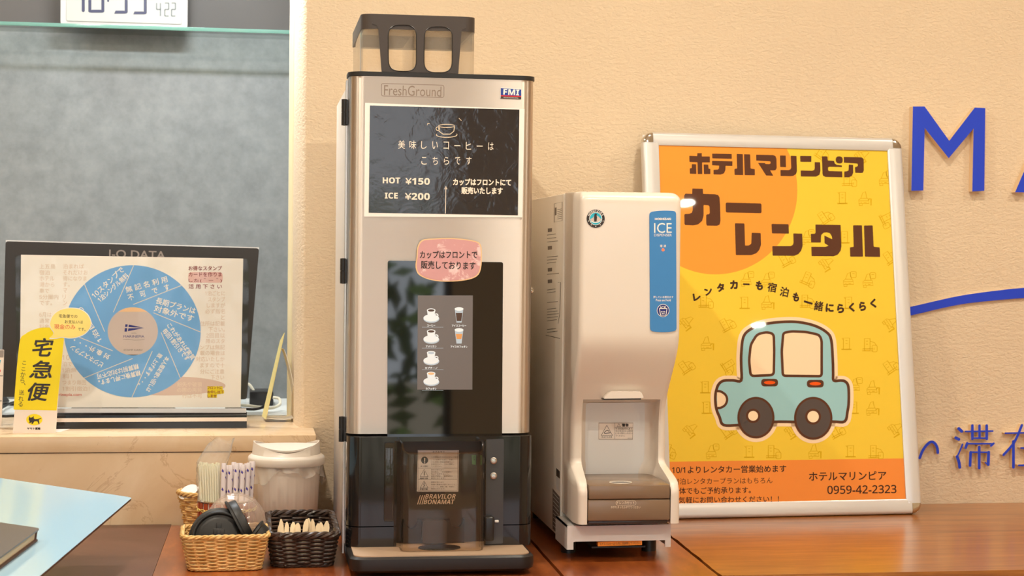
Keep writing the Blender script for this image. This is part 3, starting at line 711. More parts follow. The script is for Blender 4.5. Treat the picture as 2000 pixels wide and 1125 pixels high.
XLT = [(Zk[1], XLf), (Zk[4], XLn), (Zk[6], XLn - .001), (Zk[8], at(1128, 960, 'y', -.64).x), (Zk[9], at(1128, 1010, 'y', -.64).x)]
XRT = [(Zk[1], XRf), (Zk[4] - .01, XRn), (Zk[6], XRn + .001), (Zk[8], at(1327, 950, 'y', -.64).x), (Zk[9], at(1327, 1010, 'y', -.64).x)]
XAl, XAr = at(1136, 850, 'y', -.542).x, at(1286, 850, 'y', -.542).x
XTl, XTr = at(1147, 980, 'y', -.645).x, at(1310, 980, 'y', -.645).x
ALT = [(Zk[6], XAl), (Zk[8], XTl), (0, XTl)]; ART = [(Zk[6], XAr), (Zk[8], XTr), (0, XTr)]
zceil = zi(1210, 783, -.55)
zl = [IZT - .018 * (1 - math.cos(PI / 2 * i / 6)) for i in range(7)] + [IZT - .05 - .02 * i for i in range(9)]
zl = [z for z in zl if z > Zk[1]] + [Zk[1] - (Zk[1] - zceil - .006) * i / 16 for i in range(17)]
zl += [zceil + .004 - .001 * i for i in range(1, 10)] + [zceil - .008 - (zceil - .008 - Zk[9]) * i / 40 for i in range(41)]
rings = []
NA = 30
for z in zl:
    yf = lerpt(z, YFT); xl, xr = lerpt(z, XLT), lerpt(z, XRT); xlb = XLb; xrb = max(xr - .004, .585)
    t = max(0, min(1, (IZT - z) / .018)); top = .018 * (1 - math.sqrt(1 - (1 - t) ** 2)) if z > IZT - .018 else 0
    yf += top; xl += top * .4; xr -= top * .8
    d = max(0, min(1, (zceil + .003 - z) / .010)); d = d ** .6; back = -.4972; dep = (back - yf) * d
    r = .010; ring = [(xlb, -.4955, z), (xlb, -.51, z)]
    ring.append((xl - .004, yf + .03, z))
    for i in range(7): a = PI + PI / 2 * i / 6; ring.append((xl + r + r * math.cos(a), yf + r + r * math.sin(a), z))
    al, ar = lerpt(z, ALT), lerpt(z, ART); xc, aw = (al + ar) / 2, (ar - al) / 2
    ring.append((al - .004, yf, z))
    for i in range(NA + 1):
        a = PI - PI * i / NA; cx = math.copysign(abs(math.cos(a)) ** .3, math.cos(a)); sy = abs(math.sin(a)) ** .3
        ring.append((xc + aw * cx, yf + .001 * d + dep * sy, z))
    ring.append((ar + .004, yf, z))
    for i in range(7): a = -PI / 2 + PI / 2 * i / 6; ring.append((xr - r + r * math.cos(a), yf + r + r * math.sin(a), z))
    ring.append((xrb, -.51, z)); ring.append((xrb, -.4955, z)); rings.append(ring)
cover = MB().loft(rings).build('front_cover', 'ivory', ice, angle=50)
# chute lip
pl = yplane(-.565); lip = MB()
q = [pl.uv(*p) for p in ((1176, 778), (1190, 764), (1250, 764), (1256, 777))]
bmq = MB().prism(rcorner(q, .004), -.574, -.52, 'y'); bmq.build('chute_lip', 'ivory', ice)
q = [pl.uv(*p) for p in ((1177, 780.5), (1177, 778), (1250, 776.5), (1250, 779.5))]
MB().prism(q, -.5735, -.53, 'y').build('chute_gap_shade', 'black', ice)  # black strip stands in for the shade under the lip
# drip tray
ztt = zi(1230, 947, -.648); zt2 = zi(1230, 975, -.648); zt3 = zi(1230, 1017, -.645); zt4 = zi(1230, 1025, -.64)
td = MB().box(XTl + .001, XTr - .001, -.6465, -.4975, zt3, zt2 - .0008, r=.003).build('drip_tray', 'tray', ice)
MB().box(XTl + .0025, XTr - .002, -.6475, -.4978, zt2, ztt, r=.0025).build('tray_lid', 'tray', td)
MB().box(XTl + .003, XTr - .004, -.64, -.5, zt4 + .001, zt3, r=.002).build('tray_foot', 'tray_dark', td)
hc = at(1212, 942.5, 'z', ztt + .0003)
MB().prism(ell(hc.x, hc.y, .0195, .014), ztt - .001, ztt + .0004).build('drain_hole', 'tray_dark', td)
MB().tube([(x, y, ztt + .0006) for x, y in ell(hc.x, hc.y, .0198, .0143)], .0009, 6, True).build('drain_rim', 'ivory', td)
pt = yplane(-.6467); a = Art(pt, td, .0003)
a.text('cream', 'ドレンカセット', 1222, 982, 34, 6, .01, bold=0); a.text('cream', '水がたまったらすててください', 1222, 990.5, 58, 5, .01, bold=0)
a.stroke('cream', rcorner([(1203, 978), (1242, 978), (1242, 986.5), (1203, 986.5)], 4), .5, True); a.done()
# bracket and feet
YB = -.615; pb = yplane(YB)
q = [pb.uv(*p) for p in ((1108, 1028), (1310, 1024), (1310, 1068), (1299, 1068), (1299, 1055), (1295, 1055), (1124, 1058), (1120, 1059), (1120, 1073.5), (1108, 1073.6))]
br = MB().prism(q, YB, YB + .003, 'y')
x0, z0 = q[0]; x1 = q[1][0]
br.box(x0, x0 + .003, YB + .003, -.497, z0 - .042, z0); br.box(x1 - .003, x1, YB + .003, -.497, z0 - .040, z0 + .001); br.box(x0, x1, YB + .003, -.497, z0 - .003, z0)
br.build('base_bracket', 'metalwhite', ice)
for (fx, fy) in ((1112, 1080), (1270, 1077)):
    p = at(fx, fy, 'z', 0); MB().lathe([(.0002, 0), (.0135, 0), (.0135, .0225), (.0145, .023), (.0145, .04), (.0002, .04)], (p.x, p.y + .012, 0), 28).build('foot', 'black', ice)
for fx in (.42, .565): MB().lathe([(.0002, 0), (.0135, 0), (.0135, .024), (.0002, .024)], (fx, -.12, 0), 20).build('foot', 'black', ice)
po = yplane(-.6118)
ol = MB().prism([po.uv(*p) for p in ((1168, 1058.5), (1254, 1055), (1254, 1064.5), (1168, 1067))], -.6118, -.6, 'y').build('filter_tab', 'orangelabel', ice)
a = Art(po, ol, .0003); a.text('ink', 'エアフィルターは1カ月に2回掃除してください。', 1211, 1061.3, 80, 5, -.03, bold=0); a.done()
MB().box(at(1150, 1060, 'y', -.57).x, at(1254, 1060, 'y', -.57).x, -.596, -.2, at(1200, 1062, 'y', -.57).z, .0195).build('filter_tray', 'black', ice)
# blue control strip
pi_ = yplane(YI - .0015)
q = [pi_.uv(*p) for p in rcorner([(1268.5, 414.5), (1281, 412.2), (1294, 411.3), (1308, 411.4), (1320.5, 412.5), (1321.5, 646), (1308, 648.2), (1296, 648.8), (1283, 648.4), (1270, 646.5)], 6, 4)]
cp = MB().prism(q, YI - .0015, YI + .0005, 'y').build('control_panel', 'blue', ice)
a = Art(pi_, cp, .0002); k = crop(1030, 350, 3.04)
a.tbox('paperwhite', 'HOSHIZAKI', 1279, 425.5, 1310.5, 429.8, bold=.05); a.tbox('paperwhite', 'ICE', 1277.5, 435.5, 1312, 455, bold=.0); a.tbox('paperwhite', 'DISPENSER', 1277.5, 456.6, 1312, 461.6, bold=0)
a.tbox('paperwhite', '電 源', 1289, 478, 1301, 483, bold=.01); a.poly('lampred', ell(1295, 488, 3, 3, 16), 0, 'power_lamp')
a.tbox('paperwhite', '押している間出ます', 1276, 577.8, 1315, 582.4, bold=.01); a.tbox('paperwhite', 'Press and hold', 1281, 584, 1310, 588.5, bold=.01)
a.poly('paperwhite', ell(1295, 606.5, 12.2, 12.6), 0, 'push_button'); a.poly('navy', ell(1295, 606.5, 11.2, 11.6), .0002, 'push_button')
a.stroke('paperwhite', [(1287.5, 602.5), (1302.5, 602.5), (1300.5, 615.5), (1290, 615.5), (1287.8, 603)], 1.3, h=.0004); a.text('paperwhite', 'ICE', 1295, 600.3, 11, 4, h=.0004, bold=.03)
for dx, dy in ((-3, 609), (0, 609), (3, 609), (-1.6, 612.2), (1.6, 612.2)): a.poly('paperwhite', ell(1295 + dx, dy, 1.2, 1.2, 8), .0004)
a.done()
# round brand badge
pbd = yplane(YI - .0008)
bdg = MB().prism([pbd.uv(*p) for p in ell(1163.5, 427, 17.6, 17.8, 48)], YI - .0008, YI + .0005, 'y').build('round_badge', 'ink', ice)
a = Art(pbd, bdg, .0002)
a.poly('paperwhite', ell(1163.5, 427, 12.6, 12.8)); a.poly('teal', ell(1163.5, 427, 11.6, 11.8), .0001)
a.poly('discgrey', [(1152.5, 428.5), (1158, 425), (1163, 419), (1169, 423), (1174.5, 428.5), (1172, 433), (1155, 433)], .0002)
a.stroke('paperwhite', [(1154, 432), (1160, 434.5), (1168, 434), (1173, 431)], 1.4, h=.0003)
a.poly('ink', [(1161, 418.5), (1163.5, 416.4), (1166, 418.2), (1165.2, 420.4), (1166, 425), (1165, 432.6), (1160.4, 432.6), (1160, 425)], .0004)
for i, ch in enumerate('HOSHIZAKI'):
    t = -PI / 2 + (i - 4) * .27; a.text('paperwhite', ch, 1163.5 + 15.1 * math.cos(t), 427 + 15.3 * math.sin(t), 1.2 if ch == 'I' else 3.2, 3.6, t + PI / 2, .0003, .03)
for t in (.25, .75, 1.25, 1.75, 2.25): a.poly('paperwhite', ell(1163.5 + 15 * math.cos(PI * t / 2.5 ), 427 + 15 * math.sin(PI * t / 2.5), 1.1, 1.1, 5), .0003)
a.done()
pal = yplane(-.4977); q = [pal.uv(*p) for p in ((1139, 787), (1284, 786), (1287, 930), (1138, 932))]
MB().prism(rcorner(q, .016, 6), -.4977, -.4974, 'y').build('alcove_liner', 'alcove', ice)
# warning label at the back of the alcove
pw = yplane(-.4980); kk = crop(1030, 700, 2.648)
lw = MB().prism([pw.uv(*p) for p in kk([(367, 331), (549, 331), (547, 421), (366, 420)])], -.4984, -.4980, 'y').build('warning_label', 'paper', ice)
a = Art(yplane(-.4984), lw, .0002)
a.stroke('ink', kk([(370, 334), (546, 334), (544, 418), (369, 417)]), .6, True); a.stroke('ink', kk([(452, 334), (452, 418)]), .5); a.stroke('ink', kk([(452, 356), (545, 356)]), .5)
a.stroke('ink', kk([(411, 346), (440, 398), (382, 398)]), 1, True); a.stroke('ink', kk([(396, 386), (404, 376), (414, 372), (424, 378)]), 1.2); a.stroke('ink', kk([(398, 388), (420, 386), (430, 384)]), 1.2)
a.stroke('ink', kk([(473, 338), (482, 353), (464, 353)]), .7, True)
for s, x0, y0, x1, y1, b_ in (('手はさみ注意', 383, 402, 438, 412, .0), ('警告', 489, 337, 524, 353, .04), ('ケガのおそれあり', 456, 359, 542, 368, .02), ('氷の放出口には絶対', 456, 371, 544, 380, 0), ('に手や物を入れない', 456, 383, 544, 392, 0), ('でください。', 456, 395, 504, 404, 0), ('460752-01', 519, 411, 543, 415, 0)):
    (u0, v0), (u1, v1) = kk([(x0, y0), (x1, y1)]); a.tbox('ink', s, u0, v0, u1, v1, bold=b_)
a.done()
# faded notes printed on the left flank
px_ = Plane((.395, 0, 0), (0, 1, 0), (0, 0, 1)); kk = crop(1030, 350, 3.04)
a = Art(px_, ice, .0003)
q = kk([(160, 146), (207, 135), (207, 246), (160, 256)]); a.stroke('grayink', q, .8, True, name='flank_print')
a.poly('grayink', kk([(164, 170), (174, 167), (174, 212), (164, 216)]), name='flank_print')
for i in range(6): a.stroke('grayink', kk([(179, 181 + i * 11), (204, 176 + i * 11)]), .9, name='flank_print')
for y in (302, 408, 537, 606): a.poly('grayink', kk([(122, y - 9), (147, y - 12), (147, y + 9), (122, y + 12)]), name='flank_print')
for y in (329, 350, 370, 460, 478, 496, 562, 655, 672, 730, 770, 786, 802, 820, 838, 890, 906): a.stroke('grayink', kk([(118, y + 3), (192 - (y * 7) % 30, y - 4)]), 1.0, name='flank_print')
a.stroke('ink', kk([(183, 612), (198, 612), (193, 800), (183, 858)]), .6, name='flank_print'); a.stroke('ink', kk([(110, 926), (195, 946)]), .8, name='flank_print')
kk = crop(1030, 700, 2.648)
a.poly('grayink', kk([(131, 672), (168, 716), (168, 921), (131, 880)]), name='rating_plate')
for i in range(9): a.stroke('labelsilver', kk([(135, 694 + i * 21), (164, 728 + i * 21)]), .9, h=.0003, name='flank_print')
a.poly('ink', kk([(150, 566), (168, 584), (168, 622), (150, 606)]), name='rating_plate'); a.poly('labelsilver', kk([(150, 608), (168, 624), (168, 690), (150, 672)]), name='rating_plate')
a.done()

# ================================================================== POSTER IN A SNAP FRAME
Bm, Tm = Vector((.95, -.162, 0)), Vector((.95, -.030, .806)); exp_ = Vector((math.cos(math.radians(2.6)), math.sin(math.radians(2.6)), 0))
pp = Plane(Bm, exp_, (Tm - Bm) - exp_ * (Tm - Bm).dot(exp_)); NP = pp.n
u0 = pp.uv(1256, 300)[0]; u1 = (pp.uv(1767, 290)[0] + pp.uv(1795, 990)[0]) / 2; v1 = (pp.uv(1290, 258)[1] + pp.uv(1740, 270)[1]) / 2; v0 = .0022
i0 = pp.uv(1287, 300)[0]; i1 = (pp.uv(1738, 300)[0] + pp.uv(1765, 970)[0]) / 2; jv1 = (pp.uv(1290, 284)[1] + pp.uv(1735, 294)[1]) / 2; jv0 = (pp.uv(1340, 983)[1] + pp.uv(1760, 975)[1]) / 2
pf = thing('framed_poster', 'yellow car rental poster in white snap frame leaning on the stucco wall', 'poster', Bm)
bk = MB(); TH = .016
def plate(mb, ua, ub, va, vb, h0, h1, mi=0):
    vs = [pp.P(u, v, h) for h in (h0, h1) for v in (va, vb) for u in (ua, ub)]
    return mb.add(vs, [(0, 2, 3, 1), (4, 5, 7, 6), (0, 1, 5, 4), (2, 6, 7, 3), (0, 4, 6, 2), (1, 3, 7, 5)], mi)
plate(bk, u0 + .004, u1 - .004, v0 + .004, v1 - .004, -TH, -.012).build('back_board', 'paperwhite', pf)
fw_ = .5 * ((i0 - u0) + (u1 - i1)); R_ = .016
def rail(A, B, inn):                                                # rounded outer edge profile swept from A to B (plane coords), inn points to the poster
    A, B, inn = Vector(A), Vector(B), Vector(inn); w = abs(inn.x or inn.y); inn = inn.normalized()
    prof = [(0, -TH), (0, -.004)] + [(.008 - .008 * math.cos(PI / 2 * i / 6), -.004 + .006 * math.sin(PI / 2 * i / 6)) for i in range(1, 7)] + [(w - .004, .0022), (w, .0004), (w, -TH)]
    return MB().loft([[tuple(pp.P(*(E_ + inn * s), h)) for s, h in prof] for E_ in (A, B)])
c_ = .022
rail((u0 + c_, v1), (u1 - c_, v1), (0, -(v1 - jv1))).build('frame_rail', 'alu', pf)
rail((u0 + c_, v0), (u1 - c_, v0), (0, (jv0 - v0))).build('frame_rail', 'alu', pf)
rail((u0, v0 + c_), (u0, v1 - c_), (i0 - u0, 0)).build('frame_rail', 'alu', pf)
rail((u1, v0 + c_), (u1, v1 - c_), (-(u1 - i1), 0)).build('frame_rail', 'alu', pf)
for sx, sy in ((0, 1), (1, 1), (0, 0), (1, 0)):
    U = u1 if sx else u0; V = v1 if sy else v0; dx = -1 if sx else 1; dy = -1 if sy else 1; mb = MB(); rr = c_ + .0005
    arc = [(U + dx * (rr - rr * math.cos(t)), V + dy * (rr - rr * math.sin(t))) for t in [PI / 2 * i / 10 for i in range(11)]] + [(U + dx * rr, V + dy * rr)]
    C2 = (U + dx * rr, V + dy * rr)
    sh = lambda p, f: (C2[0] + (p[0] - C2[0]) * f, C2[1] + (p[1] - C2[1]) * f)
    mb.loft([[tuple(pp.P(*sh(p, f), h)) for p in arc] for f, h in ((1, -TH - .0005), (1, -.004), (.96, -.0005), (.86, .0018), (.7, .0030), (.4, .0034))])
    mb.build('corner_cap', 'chrome', pf, angle=50)
ps_ = MB(); plate(ps_, i0 - .004, i1 + .004, jv0 - .004, jv1 + .004, -.012, -.0022); sheet = ps_.build('poster_sheet', 'p_yellow', pf)
a = Art(pp, sheet, -.0021)
sun = [(max(i0 - .003, pp.uv(*p)[0]), min(jv1 + .003, pp.uv(*p)[1])) for p in ell(1398, 371.5, 160, 164, 120)]
a._l('print', 'p_orange', 0).add([pp.P(u, v, -.0021) for u, v in sun], [list(range(len(sun)))])
vb_ = (pp.uv(1340, 900.5)[1] + pp.uv(1765, 896)[1]) / 2
a._l('print', 'p_band', 0).add([pp.P(u, v, -.0021) for u, v in ((i0 - .003, jv0 - .003), (i1 + .003, jv0 - .003), (i1 + .003, vb_), (i0 - .003, vb_))], [(0, 1, 2, 3)])
# faint icons of houses, keys and cars over the yellow
def icon(cx, cy, ang, kind, s=1):
    ca, sa = math.cos(ang) * s, math.sin(ang) * s; T_ = lambda pts: [(cx + x * ca - y * sa, cy + x * sa + y * ca) for x, y in pts]
    W_ = 1.1; S_ = lambda pts, cl=False, w=W_: a.stroke('p_icon', T_(pts), w, cl, h=.00008)
    if kind in (0, 2):
        S_([(-12, 8), (-12, 1), (-8, -2), (6, -2), (8, 8)], True); S_([(-11, 3), (7, 3)]); S_([(-8, -2), (-4, -13), (1, -15), (4, -2)]); S_([(-8, 6), (-6, 6)]); S_([(-2, 6), (3, 6)]); S_([(-11, 8), (-11, 12), (-5, 12), (-5, 8)])
    if kind == 0: S_([(6, 2), (9, -1), (12, -1), (12, 12)], w=2.2)
    if kind == 2: S_(rcorner([(2, -17), (13, -17), (13, -5), (2, -5)], 3), True); S_([(5, -13), (10, -13)])
    if kind == 1:
        S_([(-11, 9), (-11, -14), (0, -14), (0, 9)], True); S_([(-15, 10), (6, 10), (6, 6), (-15, 6)], True); S_([(-8, -9), (-4, -9)]); S_([(-8, -3), (-4, -3)]); S_([(0, -9), (9, -6), (13, 0)])
        S_(rcorner([(4, -1), (14, -1), (14, 12), (4, 12)], 3), True); S_([(8, 4), (8, 8)])
    if kind == 3:
        S_([(-8, 10), (-8, -12), (4, -12), (4, 10)], True); S_([(-12, 10), (8, 10)], w=2.4); S_([(-4, -7), (0, -7)]); S_([(-4, -1), (0, -1)]); S_([(-11, -12), (-8, -8)])
for x, y, g, t in ((1608, 302, .6, 1), (1685, 305, 1, 0), (1572, 352, 0, 0), (1660, 352, 0, 1), (1730, 350, 0, 2), (1574, 383, 0, 1), (1648, 387, 0, 3), (1690, 389, 0, 0), (1614, 424, -.6, 1), (1733, 430, 1.1, 1), (1578, 465, 0, 2), (1652, 464, 0, 3), (1538, 507, -.5, 1), (1615, 515, 1, 0), (1742, 502, -.6, 1), (1378, 545, .3, 1), (1460, 547, 0, 2), (1500, 548, 0, 2), (1580, 547, .4, 1), (1660, 547, 0, 2), (1698, 549, 0, 2), (1380, 590, 0, 1), (1457, 592, 0, 3), (1500, 592, 0, 0), (1578, 590, 0, 1), (1660, 592, 0, 3), (1342, 630, .9, 0), (1422, 634, -.5, 1), (1740, 632, 1, 0), (1382, 672, 0, 0), (1656, 672, 0, 3), (1700, 675, 0, 1), (1342, 716, -.6, 1), (1424, 718, 1, 1), (1742, 716, -.6, 1), (1380, 757, 0, 3), (1672, 754, 0, 2), (1706, 758, 0, 0), (1383, 797, 0, 3), (1670, 797, 0, 3), (1705, 799, 0, 0), (1350, 840, .9, 0), (1424, 842, -.6, 1), (1548, 842, 1, 0), (1636, 842, -.5, 1), (1750, 838, 1, 0), (1308, 882, .3, 1), (1392, 884, 0, 2), (1466, 883, 0, 3), (1512, 884, 0, 1), (1592, 883, 0, 0), (1664, 882, 0, 3), (1712, 884, 0, 1)):
    if (x - 1398) ** 2 + (y - 371) ** 2 > 178 ** 2: icon(x, y, g, t)
# block letters of the heading, traced
K1, K2, K3, K4 = crop(1300, 285, 7.692), crop(1540, 285, 7.692), crop(1320, 360, 7.032), crop(1530, 420, 8.696)
def blk(kf, pts, r=2.2): a.poly('p_brown', rcorner(kf(pts) if kf else pts, r, 3), .0002, 'lettering')
blk(K1, [(480, 105), (548, 105), (548, 155), (670, 155), (670, 245), (553, 245), (555, 420), (488, 420), (483, 243), (362, 238), (360, 145), (478, 150)], .7)
blk(K1, [(398, 270), (462, 272), (466, 418), (368, 415), (366, 335), (396, 330)], .8); blk(K1, [(576, 275), (645, 278), (650, 338), (676, 342), (677, 420), (580, 420)], .8)
blk(K1, [(703, 112), (998, 118), (999, 190), (705, 184)], .9); blk(K1, [(702, 220), (1008, 228), (1008, 297), (905, 296), (903, 360), (880, 410), (830, 428), (724, 425), (724, 356), (790, 352), (806, 335), (808, 293), (703, 288)], .9)
blk(K1, [(1072, 117), (1165, 120), (1170, 436), (1040, 433), (1038, 342), (1078, 336)], 1); blk(K1, [(1183, 121), (1275, 124), (1281, 336), (1345, 346), (1346, 438), (1192, 436)], 1)
blk(K1, [(1365, 128), (1620, 134), (1655, 150), (1670, 190), (1674, 330), (1655, 362), (1620, 366), (1575, 364), (1622, 445), (1515, 442), (1393, 252), (1497, 254), (1503, 268), (1560, 270), (1580, 262), (1582, 238), (1570, 228), (1367, 217)], .5)
blk(K1, [(1723, 140), (1810, 142), (1814, 317), (1726, 314)], .9); blk(K1, [(1885, 145), (1971, 148), (1978, 375), (1965, 420), (1920, 448), (1880, 452), (1732, 449), (1730, 358), (1850, 360), (1880, 350), (1892, 325)], .8)
blk(K2, [(180, 147), (348, 149), (348, 238), (183, 236)], .9); blk(K2, [(398, 240), (480, 243), (486, 370), (470, 430), (420, 458), (190, 456), (188, 366), (360, 370), (390, 360), (400, 335)], .8)
blk(K2, [(508, 153), (590, 155), (596, 215), (690, 222), (700, 260), (730, 282), (808, 290), (808, 315), (620, 310), (600, 320), (600, 362), (615, 374), (812, 380), (814, 468), (560, 463), (525, 445), (516, 410)], .5)
a.stroke('p_brown', K2(rcorner([(740, 178), (794, 180), (796, 236), (742, 234)], 22, 5)), 6.6, True, h=.0002, name='lettering')
blk(K2, [(836, 162), (1100, 168), (1128, 185), (1136, 215), (1137, 370), (1120, 400), (1090, 404), (1008, 400), (1005, 316), (1040, 306), (1050, 285), (1040, 262), (838, 248)], .6); blk(K2, [(912, 278), (976, 282), (978, 400), (960, 445), (915, 468), (845, 468), (843, 382), (880, 378), (908, 365)], .6)
blk(K3, [(230, 55), (375, 58), (378, 128), (540, 133), (585, 145), (605, 180), (612, 300), (618, 500), (605, 550), (570, 568), (430, 565), (421, 540), (420, 420), (430, 410), (460, 408), (470, 390), (465, 300), (450, 285), (385, 282), (385, 430), (365, 500), (310, 548), (240, 562), (130, 555), (122, 540), (120, 415), (130, 405), (190, 402), (225, 385), (235, 350), (235, 280), (130, 273), (118, 262), (118, 150), (135, 125), (228, 128)], 1)
blk(K3, [(688, 248), (1180, 260), (1182, 394), (690, 384)], 3); blk(K3, [(815, 532), (946, 535), (955, 840), (1005, 838), (1040, 815), (1045, 663), (1170, 667), (1174, 830), (1150, 900), (1110, 945), (1040, 970), (828, 970)], 1.6)
blk(None, [(1507.5, 437), (1540.8, 437.5), (1541.5, 456), (1508.3, 455.5)], 1.6); blk(None, [(1550, 455.6), (1567.4, 456), (1568.3, 479.8), (1565.6, 489), (1560, 496), (1552, 499.3), (1509.7, 499), (1509, 480.4), (1545, 480.4), (1549, 478), (1550.5, 474)], 1.2)
blk(K4, [(550, 158), (978, 165), (992, 530), (980, 600), (930, 670), (860, 697), (486, 694), (480, 536), (720, 537), (775, 520), (705, 475), (702, 345), (835, 408), (830, 360), (795, 305), (740, 290), (690, 297), (650, 335), (645, 380), (642, 464), (478, 464), (472, 317), (540, 315), (552, 298)], .8)
blk(K4, [(1190, 172), (1341, 172), (1358, 704), (1141, 704), (1137, 545), (1200, 538)], 1.4); blk(K4, [(1375, 176), (1523, 174), (1540, 535), (1642, 547), (1650, 709), (1391, 704)], 1.4)
KC = crop(1280, 530, 3.2148)
for ch, x, y, w, h, g in (('レ', 262, 160, 46, 46, -.15), ('ン', 335, 125, 48, 44, -.3), ('タ', 412, 100, 46, 52, -.15), ('カ', 495, 83, 48, 54, -.05), ('ー', 573, 80, 40, 10, .05), ('も', 655, 88, 46, 56, .15), ('宿', 735, 100, 58, 60, .15), ('泊', 812, 128, 54, 60, .2), ('も', 885, 160, 42, 54, .25), ('一', 962, 195, 56, 12, .3), ('緒', 1028, 217, 56, 62, .1), ('に', 1097, 228, 50, 52, .05), ('ら', 1165, 232, 42, 56, 0), ('く', 1235, 225, 34, 56, -.05), ('ら', 1303, 218, 42, 56, -.05), ('く', 1370, 200, 36, 56, -.1)):
    cx, cy = KC([(x, y)])[0]; a.text('p_dark', ch, cx, cy, w / 3.2148, h / 3.2148, g, .0002, .024 if ch in '宿泊緒' else .05)
kb = crop(1280, 860, 2.7778)
for s, x0, y0, x1, y1, b_ in (('10/1よりレンタカー営業始めます', 92, 137, 712, 177, .015), ('宿泊レンタカープランはもちろん', 97, 203, 637, 237, .0), ('団体でもご予約承ります。', 95, 254, 520, 290, .01), ('お気軽にお問い合わせください！！', 92, 304, 672, 339, .01), ('ホテルマリンピア', 835, 169, 1255, 217, .015), ('0959-42-2323', 935, 244, 1310, 289, .015)):
    (U0, V0), (U1, V1) = kb([(x0, y0), (x1, y1)]); a.tbox('p_dark', s, U0, V0, U1, V1, -.012, h=.0002, bold=b_)
# the little light-blue car
body = [(540, 685), (541, 600), (541, 520), (555, 410), (605, 360), (690, 330), (800, 317), (900, 318), (1000, 340), (1075, 380), (1106, 430), (1116, 560), (1118, 640), (1122, 685), (1165, 685), (1195, 692), (1214, 725), (1216, 820), (1208, 880), (1190, 942), (1110, 943), (900, 945), (740, 945), (530, 964), (430, 964), (405, 915), (384, 860), (378, 790), (386, 740), (402, 705), (432, 686), (490, 684)]
bs_ = KC(smooth(body, True, 4)); wlc, wrc = KC(ell(633, 918, 110, 124, 48)), KC(ell(993, 922, 114, 128, 48))
for q in (bs_, wlc, wrc): a.stroke('p_cream', q, 18.5, True, h=.0002); 
a.poly('p_blue', bs_, .00032); a.stroke('p_brown', bs_, 5.4, True, h=.00044)
for q in (rcorner([(600, 657), (590, 560), (600, 460), (640, 395), (700, 380), (745, 392), (748, 500), (745, 650)], 22), rcorner([(802, 655), (795, 500), (805, 385), (860, 376), (950, 380), (1030, 398), (1046, 430), (1046, 658)], 18)):
    a.poly('p_cream', KC(q), .00044); a.stroke('p_brown', KC(q), 5, True, h=.00054)
hl_ = [(388, 752), (412, 754), (442, 775), (452, 806), (440, 838), (412, 856), (390, 857)]; a.poly('p_cream', KC(smooth(hl_, False, 4)), .0005); a.stroke('p_brown', KC(smooth(hl_, False, 4)), 4.6, h=.0006)
for cx, cy in ((719, 698), (1006, 705)): a.poly('p_brown', KC(rcorner([(cx - 53, cy - 24), (cx + 53, cy - 24), (cx + 53, cy + 24), (cx - 53, cy + 24)], 24, 6)), .0005); a.poly('p_flame', KC(ell(cx, cy, 36, 11, 24)), .0006)
for q, hcx, hcy, hr in ((wlc, 615, 907, 31), (wrc, 992, 912, 36)):
    a.poly('p_tyre', q, .0006); a.stroke('p_brown', q, 4.2, True, h=.0007); a.poly('p_brown', KC(ell(hcx, hcy, hr + 14, hr + 14)), .0007); a.poly('p_hub', KC(ell(hcx, hcy, hr, hr)), .0008)
a.done()

# ================================================================== LETTERS ON THE WALL
YW = -.019
pwall = yplane(YW)
def wall_letter(shapes, label, name='wall_letter', cat='letter', stroke=False, wf=None):
    mb = MB()
    for si, s in enumerate(shapes):
        if stroke:
            YS = YW - .00012 * si
            pts, w = s; A, B = ribbon(pts, w, wfun=wf); ring = A + B[::-1]
            n = len(A)
            # rounded stroke built as quads so that bends stay clean
            f0 = [pwall.uv(*p) for p in A] + [pwall.uv(*p) for p in B]
            vs = [(u, YS, v) for u, v in f0] + [(u, 0, v) for u, v in f0]; m = 2 * n; o = len(mb.v); mb.v += vs
            for i in range(n - 1):
                mb.f.append([o + i, o + i + 1, o + n + i + 1, o + n + i]); mb.mi.append(0)
                mb.f.append([o + i, o + i + 1, o + m + i + 1, o + m + i]); mb.mi.append(1); mb.f.append([o + n + i, o + n + i + 1, o + m + n + i + 1, o + m + n + i]); mb.mi.append(1)
            for i in (0, n - 1): mb.f.append([o + i, o + n + i, o + m + n + i, o + m + i]); mb.mi.append(1)
            for p in (pts[0], pts[-1]):
                c = [pwall.uv(*q) for q in ell(p[0], p[1], w / 2, w / 2, 16)]; mb.prism(c, YS - .00005, 0, 'y', 0, side=1)
        else: mb.prism([pwall.uv(*p) for p in s], YW, 0, 'y', 0, side=1)
    o = mb.build(name, ['letterblue', 'letterside'], angle=30); return tag(o, label, cat, 'blue letters of the wall sign')
wall_letter([[(1783, 208), (1806, 208), (1854, 275), (1904, 210), (1924.5, 211), (1922.5, 372.5), (1899, 374), (1901.5, 251), (1853, 309), (1806, 250), (1803.5, 372), (1780, 372.5)]], 'large blue raised letter M on the stucco wall right of the poster')
wall_letter([[(1982.5, 375.5), (2052, 214), (2074, 214), (2143, 378), (2118, 378), (2100, 334), (2024, 334), (2006, 376)]], 'large blue letter A cut off by the right picture edge', )
ub = smooth([(1700, 616), (1781.8, 598.4), (1868, 579), (1932, 569.4), (2000, 562), (2100, 556), (2220, 560)], False, 6); lb = smooth([(1700, 634), (1781.8, 615.5), (1868, 596), (1932, 587.8), (2000, 582), (2100, 575), (2220, 577)], False, 6)
YW = -.006; pwall = yplane(YW)
wall_letter([ub + lb[::-1]], 'long curved blue stripe on the wall under the letter M', 'wall_stripe', 'wall decoration')
YW = -.0145; pwall = yplane(YW); kw = crop(1740, 780, 4.6885)
def stk(l): return [(kw(smooth(p, False, 5) if len(p) > 2 else p), (w * 1.12 + 2.5) / 4.6885) for p, w in l]
